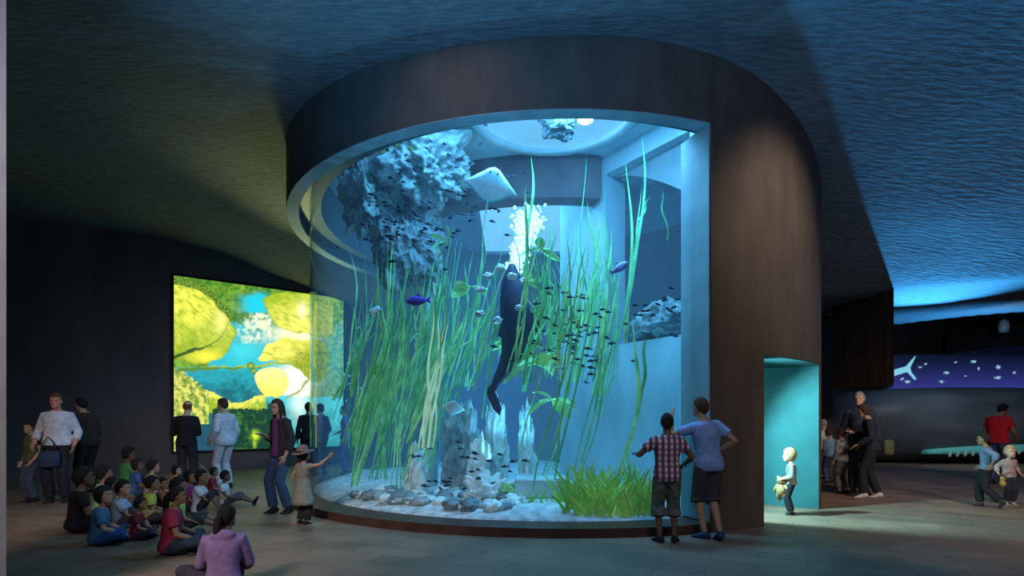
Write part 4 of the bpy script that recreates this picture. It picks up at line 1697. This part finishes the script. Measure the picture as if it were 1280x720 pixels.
# far left group
standing(40, 627, 1.39, 158, 'boy in an olive green t-shirt and jeans beside the white shirt man', LIGHT, HBR, 'short', (.10, .13, .06), (.06, .09, .16), .55, 1.95, child=.4, headyaw=10, headpitch=-4, hands={-1: (.06, .10, -.47)})
standing(72, 628, 1.88, -160, 'red faced man in a white long sleeved shirt and dark trousers', (.66, .27, .20), HR, 'short', (.62, .64, .74), (.02, .02, .028), 1.6, 1.95, girth=1.12, hem=-.02,
         hands={-1: (.08, .08, -.47), 1: (.08, .16, -.44)}, headpitch=-5)
c = ground(64, 627)
root = empty('shoulder_bag', (at(61, 575, 9.3).x, 9.3, .78), math.radians(20), 'dark blue bag hanging in front of the white shirt man', 'bag')
mb = MB()
mb.loft([[V((w_ * math.copysign(abs(math.cos(2 * PI * j / 20)) ** .6, math.cos(2 * PI * j / 20)), d_ * math.sin(2 * PI * j / 20), z)) for j in range(20)] for w_, d_, z in ((.10, .04, -.16), (.15, .06, -.13), (.16, .065, .0), (.14, .045, .10), (.12, .02, .12))])
mb.build('bag', cloth((.03, .05, .10)), root)
mb = MB()
mb.tube([V((-.11, 0, .10)), V((-.10, .02, .25)), V((-.02, .03, .36)), V((.06, .02, .26)), V((.11, 0, .10))], [.012] * 5, 8)
mb.build('strap', cloth((.02, .03, .06)), root)
standing(110, 616, 1.86, 75, 'stooping person in a dark brown jacket behind the white shirt man', TAN, HB, 'short', (.045, .028, .022), (.03, .022, .02), 1.9, 1.95, lean=(0, .16), girth=1.08, hem=-.16,
         hands={1: (.04, .12, -.48), -1: (.06, .14, -.46)}, headyaw=10, headpitch=-8)

# right group
standing(1075, 617, 1.95, 150, 'tall man in a dark navy jacket standing behind a woman', LIGHT, HG, 'short', (.035, .045, .085), (.04, .05, .09), 1.9, 1.95, hands={1: (.0, .22, -.30), -1: (.06, .1, -.48)}, headyaw=-15)
standing(1090, 622, 1.72, 60, 'woman in a black jacket and white shoes leaning against the tall man', TAN, HBR, 'bob', (.02, .024, .036), (.016, .018, .028), 1.9, 1.96, lean=(.02, .10), shoe=(.6, .6, .62),
         hands={-1: (.02, .18, -.40), 1: (.06, .12, -.42)}, headpitch=-14, feet={1: (.08, -.10, .085), -1: (.08, .14, .085)})
root = empty('shoulder_bag', ground(1094, 618) + V((.26, .0, .92)), .3, 'olive bag hanging at the hip of the woman in black', 'bag')
mb = MB()
mb.loft([[V((w_ * math.cos(2 * PI * j / 20), d_ * math.sin(2 * PI * j / 20), z)) for j in range(20)] for w_, d_, z in ((.08, .04, -.17), (.12, .06, -.14), (.12, .06, .02), (.10, .03, .12))])
mb.build('bag', cloth((.11, .13, .06)), root)
mb = MB()
mb.tube([V((-.08, 0, .10)), V((-.14, 0, .3)), V((-.20, 0, .52))], [.012] * 3, 8)
mb.build('strap', cloth((.05, .06, .03)), root)
standing(1053, 617, 1.27, 20, 'child in a mottled grey jacket and patterned trousers beside the couple', TAN, HBR, 'short', patches('grey_camo', (.05, .05, .05), (.26, .26, .25), 14), patches('dark_camo', (.03, .03, .03), (.13, .13, .12), 14), 1.8, 1.85, child=.6,
         hands={1: (.05, .12, -.44)})
standing(0, 0, 1.22, 15, 'child in a pale blue top behind the child in the mottled jacket', TAN, HBR, 'short', (.20, .32, .52), (.06, .08, .14), 1.2, 1.9, child=.6, voxel=.011, pos=V((397 / FPX * 12.4, 12.4, 0)))
standing(0, 0, 1.42, 30, 'person in a white top half hidden by the edge of the round tower', LIGHT, HG, 'short', (.55, .60, .66), (.05, .06, .1), .8, 1.9, child=.3, voxel=.011, pos=V((391 / FPX * 13.2, 13.2, 0)))
standing(1247, 605, 1.80, -62, 'man in a bright red shirt looking down behind two small children', BROWN, HB, 'short', (.55, .015, .03), (.05, .09, .20), .6, 1.95, girth=1.1, lean=(0, .12), hands={1: (.06, .20, -.44), -1: (.06, .16, -.46)}, headyaw=-25, headpitch=-22)
standing(1233, 634, 1.21, 48, 'walking boy in a blue grey shirt in front of the red shirt man', BROWN, HB, 'short', (.13, .17, .27), (.012, .012, .016), 1.5, 1.93, child=.65, hem=-.02,
         feet={1: (.07, .12, .085), -1: (.06, -.26, .16)}, footdir={-1: (.1, .6, -.8)}, hands={1: (.06, .10, -.40), -1: (.14, -.10, -.34)}, elbow={-1: (.8, -1, 0)}, headpitch=-4)
standing(1261, 630, .99, 175, 'toddler in a pinkish striped top and dark jeans next to the walking boy', LIGHT, HF, 'short', patches('pink_stripe', (.24, .16, .16), (.44, .34, .33), 10), (.025, .03, .05), 1.6, 1.9, child=1.0, hands={1: (.16, .02, -.40), -1: (.16, .04, -.40)}, shoe=(.4, .45, .5))
c = ground(1254, 630)
root = empty('toy', (c.x - .10, c.y - .10, .36), .4, 'small yellow soft toy in the hand of the pinkish top toddler', 'toy')
mb = MB()
mb.ellipsoid((0, 0, .0), (.045, .04, .06), None, 12, 8)
mb.ellipsoid((0, 0, .08), (.036, .034, .034), None, 12, 8)
mb.build('body', cloth((.55, .45, .12)), root)
for sd in (1, -1):
    mb = MB()
    mb.tube([V((sd * .03, 0, .03)), V((sd * .07, -.01, -.01))], [.014, .012], 8)
    mb.build('arm', cloth((.55, .45, .12)), root)

# ------------------------------------------------------------------ seated school class
SITA = dict(pz=.118, lean=(0, .10), feet={1: (-.13, .34, .075), -1: (-.10, .26, .075)}, kneepole={1: (1, .2, .35), -1: (1, .2, .35)}, footdir={1: (-1, .3, -.1), -1: (-1, .3, -.1)},
            hands={1: (.02, .30, -.36), -1: (.02, .30, -.36)})
SITB = dict(pz=.118, lean=(0, .05), feet={1: (.11, .50, .085), -1: (.10, .46, .085)}, kneepole={1: (.15, .1, 1), -1: (.15, .1, 1)}, hands={1: (-.06, .40, -.22), -1: (-.06, .40, -.22)})
SITC = dict(pz=.118, lean=(0, -.06), feet={1: (.10, .80, .085), -1: (.13, .74, .085)}, kneepole={1: (.1, .1, 1), -1: (.1, .1, 1)}, hands={1: (.02, .34, -.34), -1: (.12, -.14, -.50)}, footdir={1: (.2, .4, .9), -1: (.2, .4, .9)})


def seated_proto(pose, hair, hy, hp_, sleeve, legs, hood=False, H=1.2, child=1.0, voxel=.0085, width=1.0):
    fig = Fig(H, child, headyaw=hy, headpitch=hp_, width=width, **pose)
    cl = [('shirt', fig.top(sleeve, -.06, hood=hood), cloth((.5, .5, .5))), ('trousers', fig.bottom(legs), cloth((.1, .1, .1)))] + shoes(fig, cloth((.02, .02, .022)))
    return fig, cl


def recolour(root, sk, hc, topm, botm, shoe=None):
    for ch in root.children:
        st_ = ch.name.split('.')[0]
        m = {'body': skin(sk), 'hair': cloth(hc, 'hair_%02x%02x%02x' % tuple(int(255 * x) for x in hc)), 'shirt': topm, 'trousers': botm, 'shoe': cloth(shoe) if shoe else None}.get(st_)
        if m:
            ch.material_slots[0].link = 'OBJECT'
            ch.material_slots[0].material = m


def copy_person(r, loc, yaw, sc, label):
    n = r.copy()
    COL.objects.link(n)
    n.location = loc
    n.rotation_euler = (0, 0, math.radians(yaw))
    n.scale = (sc, sc, sc)
    n['label'] = label
    for ch in r.children:
        c2 = ch.copy()
        COL.objects.link(c2)
        c2.parent = n
    return n


GK = 'children sitting on the floor'
protos = {}
for key, (pose, hair, hy, hp_, sl, lg) in {'A': (SITA, 'short', 0, 4, .6, 1.9), 'B': (SITB, 'short', -15, 2, .6, 1.2), 'C': (SITC, 'short', 10, 0, .6, 1.2), 'D': (SITA, 'bob', -20, 6, .7, 1.9), 'E': (SITB, 'pony', 5, 4, 1.6, 1.9)}.items():
    protos[key] = [None, seated_proto(pose, hair, hy, hp_, sl, lg), hair]
KIDS = [
    # key, u, base v, top v, yaw, skin, hair, top, bottom, label
    ('D', 122, 684, 608, -62, TAN, HB, (.05, .17, .28), (.02, .10, .32), 'child in a teal top and bright blue trousers sitting at the left front'),
    ('A', 95, 668, 584, -45, DARK, HB, (.012, .014, .018), (.012, .012, .016), 'child all in black sitting at the far left edge of the class'),
    ('E', 126, 646, 582, -50, BROWN, HB, (.24, .40, .22), (.05, .06, .08), 'child with a pale green top half hidden behind black hair on the left'),
    ('A', 134, 657, 597, -58, BROWN, HB, (.16, .10, .06), (.06, .05, .05), 'child in a brown top behind the teal top child'),
    ('B', 149, 667, 600, -66, TAN, HB, (.34, .42, .56), (.07, .07, .08), 'child in a white and blue shirt behind the red shirt girl'),
    ('A', 170, 677, 622, -70, BROWN, HB, (.16, .02, .035), (.04, .04, .06), 'small child in a dark maroon shirt just left of the red shirt girl'),
    ('B', 157, 615, 559, -40, DARK, HB, (.06, .24, .07), (.04, .05, .05), 'child in a dark green shirt sitting furthest back in the class'),
    ('D', 167, 622, 574, -48, DARK, HB, (.04, .10, .26), (.03, .05, .10), 'child in a dark blue top in front of the green shirt at the back'),
    ('C', 191, 627, 575, -55, TAN, HB, (.55, .58, .60), (.05, .05, .06), 'child in a white top near the middle of the back row'),
    ('A', 184, 657, 595, -60, BROWN, HB, (.50, .50, .08), (.06, .06, .07), 'child in a yellow shirt sitting in the middle of the class'),
    ('B', 199, 648, 597, -66, BROWN, HB, (.42, .10, .04), (.06, .05, .05), 'child in a red orange shirt beside the yellow shirt'),
    ('D', 217, 622, 582, -60, TAN, HB, (.55, .22, .04), (.05, .05, .06), 'child in a bright orange top at the back of the class'),
    ('C', 222, 668, 597, -78, BROWN, HB, (.36, .60, .14), (.05, .06, .07), 'child in a light lime green shirt right behind the red shirt girl'),
    ('D', 233, 641, 588, -70, BROWN, HB, (.26, .03, .18), (.04, .04, .05), 'child in a magenta shirt between the lime and white shirts'),
    ('B', 248, 644, 587, -72, BROWN, HB, (.62, .68, .72), (.03, .03, .04), 'child in a white t-shirt with dark trousers in the right part of the class'),
    ('A', 264, 622, 584, -68, BROWN, HB, (.22, .02, .03), (.04, .04, .05), 'child in a dark red top in the right part of the back row'),
    ('C', 281, 633, 588, -80, DARK, HB, (.58, .66, .70), (.08, .09, .12), 'child in a white t-shirt stretching legs at the right end of the class'),
]
for key, u, vb, vt, yaw, sk, hc, tcx, bcx, label in KIDS:
    g = ground(u, vb + 0)
    d = g.y + .12
    loc = V(((u - 640) / FPX * d, d, 0))
    ztop = EYE - (vt - HZ) / FPX * d
    rootp, (fig, cl), hair = protos[key]
    base = (fig.HB + fig.HM @ V((0, 0, fig.hh))).z
    sc = ztop / base
    if rootp is None:
        r = dress_figure('person', fig, loc, yaw, label, sk, hc, cl, GK, .0085, hair, True)
        r.scale = (sc, sc, sc)
        protos[key][0] = r
    else:
        r = copy_person(rootp, loc, yaw, sc, label)
    recolour(r, sk, hc, cloth(tcx), cloth(bcx))

# the two nearest sitters
def near_sitter(pose, u, vb, vt, yaw, label, sk, hc, tcx, bcx, hair, hy, hp_, sleeve, hood, shoe, child=.45):
    fig = Fig(1.45, child, headyaw=hy, headpitch=hp_, **pose)
    cl = [('hoodie' if hood else 'shirt', fig.top(sleeve, -.07, hood=hood, loose=.014), cloth(tcx)), ('trousers', fig.bottom(1.93), cloth(bcx))] + shoes(fig, cloth(shoe))
    g = ground(u, vb)
    d = g.y + .15
    loc = V(((u - 640) / FPX * d, d, 0))
    ztop = EYE - (vt - HZ) / FPX * d
    sc = ztop / (fig.HB + fig.HM @ V((0, 0, fig.hh))).z
    r = dress_figure('person', fig, loc, yaw, label, sk, hc, cl, GK, .0065, hair, True)
    r.scale = (sc, sc, sc)
    return r


near_sitter(SITA, 212, 697, 609, -66, 'girl in a red shirt and dark jeans sitting cross legged', BROWN, HB, (.30, .025, .06), (.02, .035, .07), 'pony', -6, 4, .6, False, (.03, .03, .03))
SITP = dict(SITA)
SITP['feet'] = {1: (-.20, .30, .075), -1: (.22, .56, .085)}
SITP['kneepole'] = {1: (.3, .5, .6), -1: (.8, .3, .3)}
near_sitter(SITP, 279, 748, 634, 18, 'girl in a lilac hooded top with a dark ponytail sitting nearest of all', BROWN, HB, (.27, .17, .36), (.05, .04, .06), 'pony', -34, 2, 1.9, True, (.03, .04, .05), .35)

# ================================================================== LIGHT
def light(kind, name, loc, target, energy, colour, size=.3, size_y=None, angle=60, blend=.6):
    L = bpy.data.lights.new(name, kind)
    L.energy = energy
    L.color = colour
    if kind == 'AREA':
        L.shape = 'RECTANGLE'
        L.size, L.size_y = size, size_y or size
    else:
        L.shadow_soft_size = size
        if kind == 'SPOT':
            L.spot_size, L.spot_blend = math.radians(angle), blend
    L.specular_factor = 0.0
    o = bpy.data.objects.new(name, L)
    COL.objects.link(o)
    o.location = loc
    d = V(target) - V(loc)
    o.rotation_euler = d.to_track_quat('-Z', 'Y').to_euler()
    return o


CYAN = (.16, .55, .95)
light('AREA', 'tank_light_front', (.4, 7.75, 6.12), (.4, 8.6, 0), 390, CYAN, 4.0, .6)
light('AREA', 'tank_light_middle', (-.9, 11.3, 6.2), (-.9, 11.5, 0), 230, CYAN, 2.6, .7)
light('AREA', 'tank_light_wall', (1.2, 8.1, 6.05), (2.4, 9.8, 2.0), 45, CYAN, 1.2, .4)
light('SPOT', 'lid_fill', (.0, 8.9, .5), (.4, 8.8, 6.3), 300, CYAN, .05, angle=120, blend=.8)  # added unseen spots that brighten the lid from below
light('SPOT', 'lid_fill', (-1.6, 10.2, .5), (-1.2, 9.8, 6.3), 120, CYAN, .05, angle=120, blend=.8)
light('SPOT', 'skylight_beam', (.3, 13.4, 6.1), (.3, 12.6, 0), 90, (.5, .8, 1), .1, angle=70, blend=.6)
light('SPOT', 'ceiling_blue_left', (-2.2, .2, .6), (-.6, 5.0, 6.0), 2600, (.10, .40, .85), .3, angle=62, blend=1)
light('SPOT', 'ceiling_blue_right', (11.5, 15.6, 1.7), (9.2, 12.0, 4.25), 7500, (.05, .38, .90), .06, angle=54, blend=1)
light('SPOT', 'ceiling_blue_far', (13.4, 15.6, 1.6), (13.0, 16.6, 4.4), 1300, (.05, .36, .90), .06, angle=110, blend=.8)  # extra spot added to brighten the far ceiling edge
light('SPOT', 'ceiling_blue_near', (6.5, 3.2, .4), (7.0, 8.0, 5.6), 380, (.09, .32, .70), .3, angle=88, blend=1)
light('SPOT', 'picture_glow_fill', (-5.4, 14.2, 3.2), (-4.0, 11.6, 6.6), 330, (.85, .95, .36), .2, angle=80, blend=1)  # added spot standing in for the picture's light on the ceiling
light('SPOT', 'wall_washer', (5.0, 5.4, 5.75), (3.7, 7.7, 3.9), 330, (1, .80, .62), .1, angle=62, blend=1)
light('SPOT', 'wall_washer', (-1.2, 4.6, 5.9), (-.75, 6.9, 5.3), 60, (1, .74, .55), .1, angle=60, blend=1)
light('SPOT', 'doorway_beam', (2.84, 8.03, 2.05), (6.3, 7.4, 0), 1050, (.36, .82, .88), .05, angle=104, blend=.5)
light('AREA', 'doorway_light', (3.2, 8.1, 2.2), (4.4, 8.9, .6), 16, (.35, .95, .95), .3)
light('SPOT', 'hall_fill', (-4.2, -1.0, 5.4), (-4.6, 6.5, .3), 2200, (1.0, .84, .74), .8, angle=60, blend=1)
light('SPOT', 'hall_fill', (-1.5, 1.0, 5.6), (-7.5, 12.0, .5), 1100, (.86, .78, .90), .8, angle=48, blend=1)
light('SPOT', 'hall_fill', (6.5, -1.0, 5.6), (7.5, 9.0, .3), 2300, (1.0, .80, .68), .8, angle=58, blend=1)
light('SPOT', 'tower_fill', (2.5, -2.0, 5.0), (2.6, 7.0, 3.2), 260, (1.0, .78, .62), .8, angle=60, blend=1)
light('SPOT', 'floor_blue', (.6, 1.5, 5.8), (-.4, 5.8, 0), 420, (.45, .58, 1.0), .5, angle=60, blend=1)
light('SPOT', 'picture_spill_fill', (-4.6, 12.5, 5.6), (-3.6, 9.4, 0), 260, (1.0, .92, .66), .4, angle=70, blend=1)  # added spot standing in for the picture's light on the floor
light('SPOT', 'pair_fill', (2.0, 2.0, 5.0), (2.2, 6.7, 1.0), 150, (.85, .85, 1.0), .3, angle=30, blend=1)  # added lamp brightening the two at the glass
light('SPOT', 'mist_fill', (.6, 8.0, 6.0), (.5, 8.7, .3), 200, (.3, .75, 1.0), .2, angle=40, blend=1)  # added spot standing in for luminous mist over the sand
light('SPOT', 'whale_light', (12.6, 13.2, 4.0), (14.6, 17.6, 1.9), 480, (.70, .80, .88), .2, angle=100, blend=1)  # added lamp to lift the whale out of the dark
light('SPOT', 'group_light', (7.2, 6.0, 5.2), (7.2, 10.6, .8), 420, (1, .86, .76), .2, angle=64, blend=1)  # added lamp brightening the people on the right

w = bpy.data.worlds.new('hall_dark')
scn.world = w
w.use_nodes = True
bg = w.node_tree.nodes['Background']
bg.inputs['Color'].default_value = (.10, .18, .32, 1)
bg.inputs['Strength'].default_value = .05

# ================================================================== CAMERA
cam = bpy.data.cameras.new('camera')
cam.sensor_width = 36
cam.lens = FPX / 1280 * 36
cam.shift_y = (HZ - 360) / 1280
cam.clip_end = 200
co = bpy.data.objects.new('camera', cam)
COL.objects.link(co)
co.location = (0, 0, EYE)
co.rotation_euler = (PI / 2, 0, 0)
scn.camera = co
scn.view_settings.view_transform = 'Standard'
scn.view_settings.look = 'None'
scn.view_settings.exposure = 0.0
scn.cycles.use_denoising = True
scn.cycles.max_bounces = 8
scn.cycles.transparent_max_bounces = 24
scn.cycles.sample_clamp_indirect = 4
scn.cycles.caustics_reflective = False
scn.cycles.caustics_refractive = False
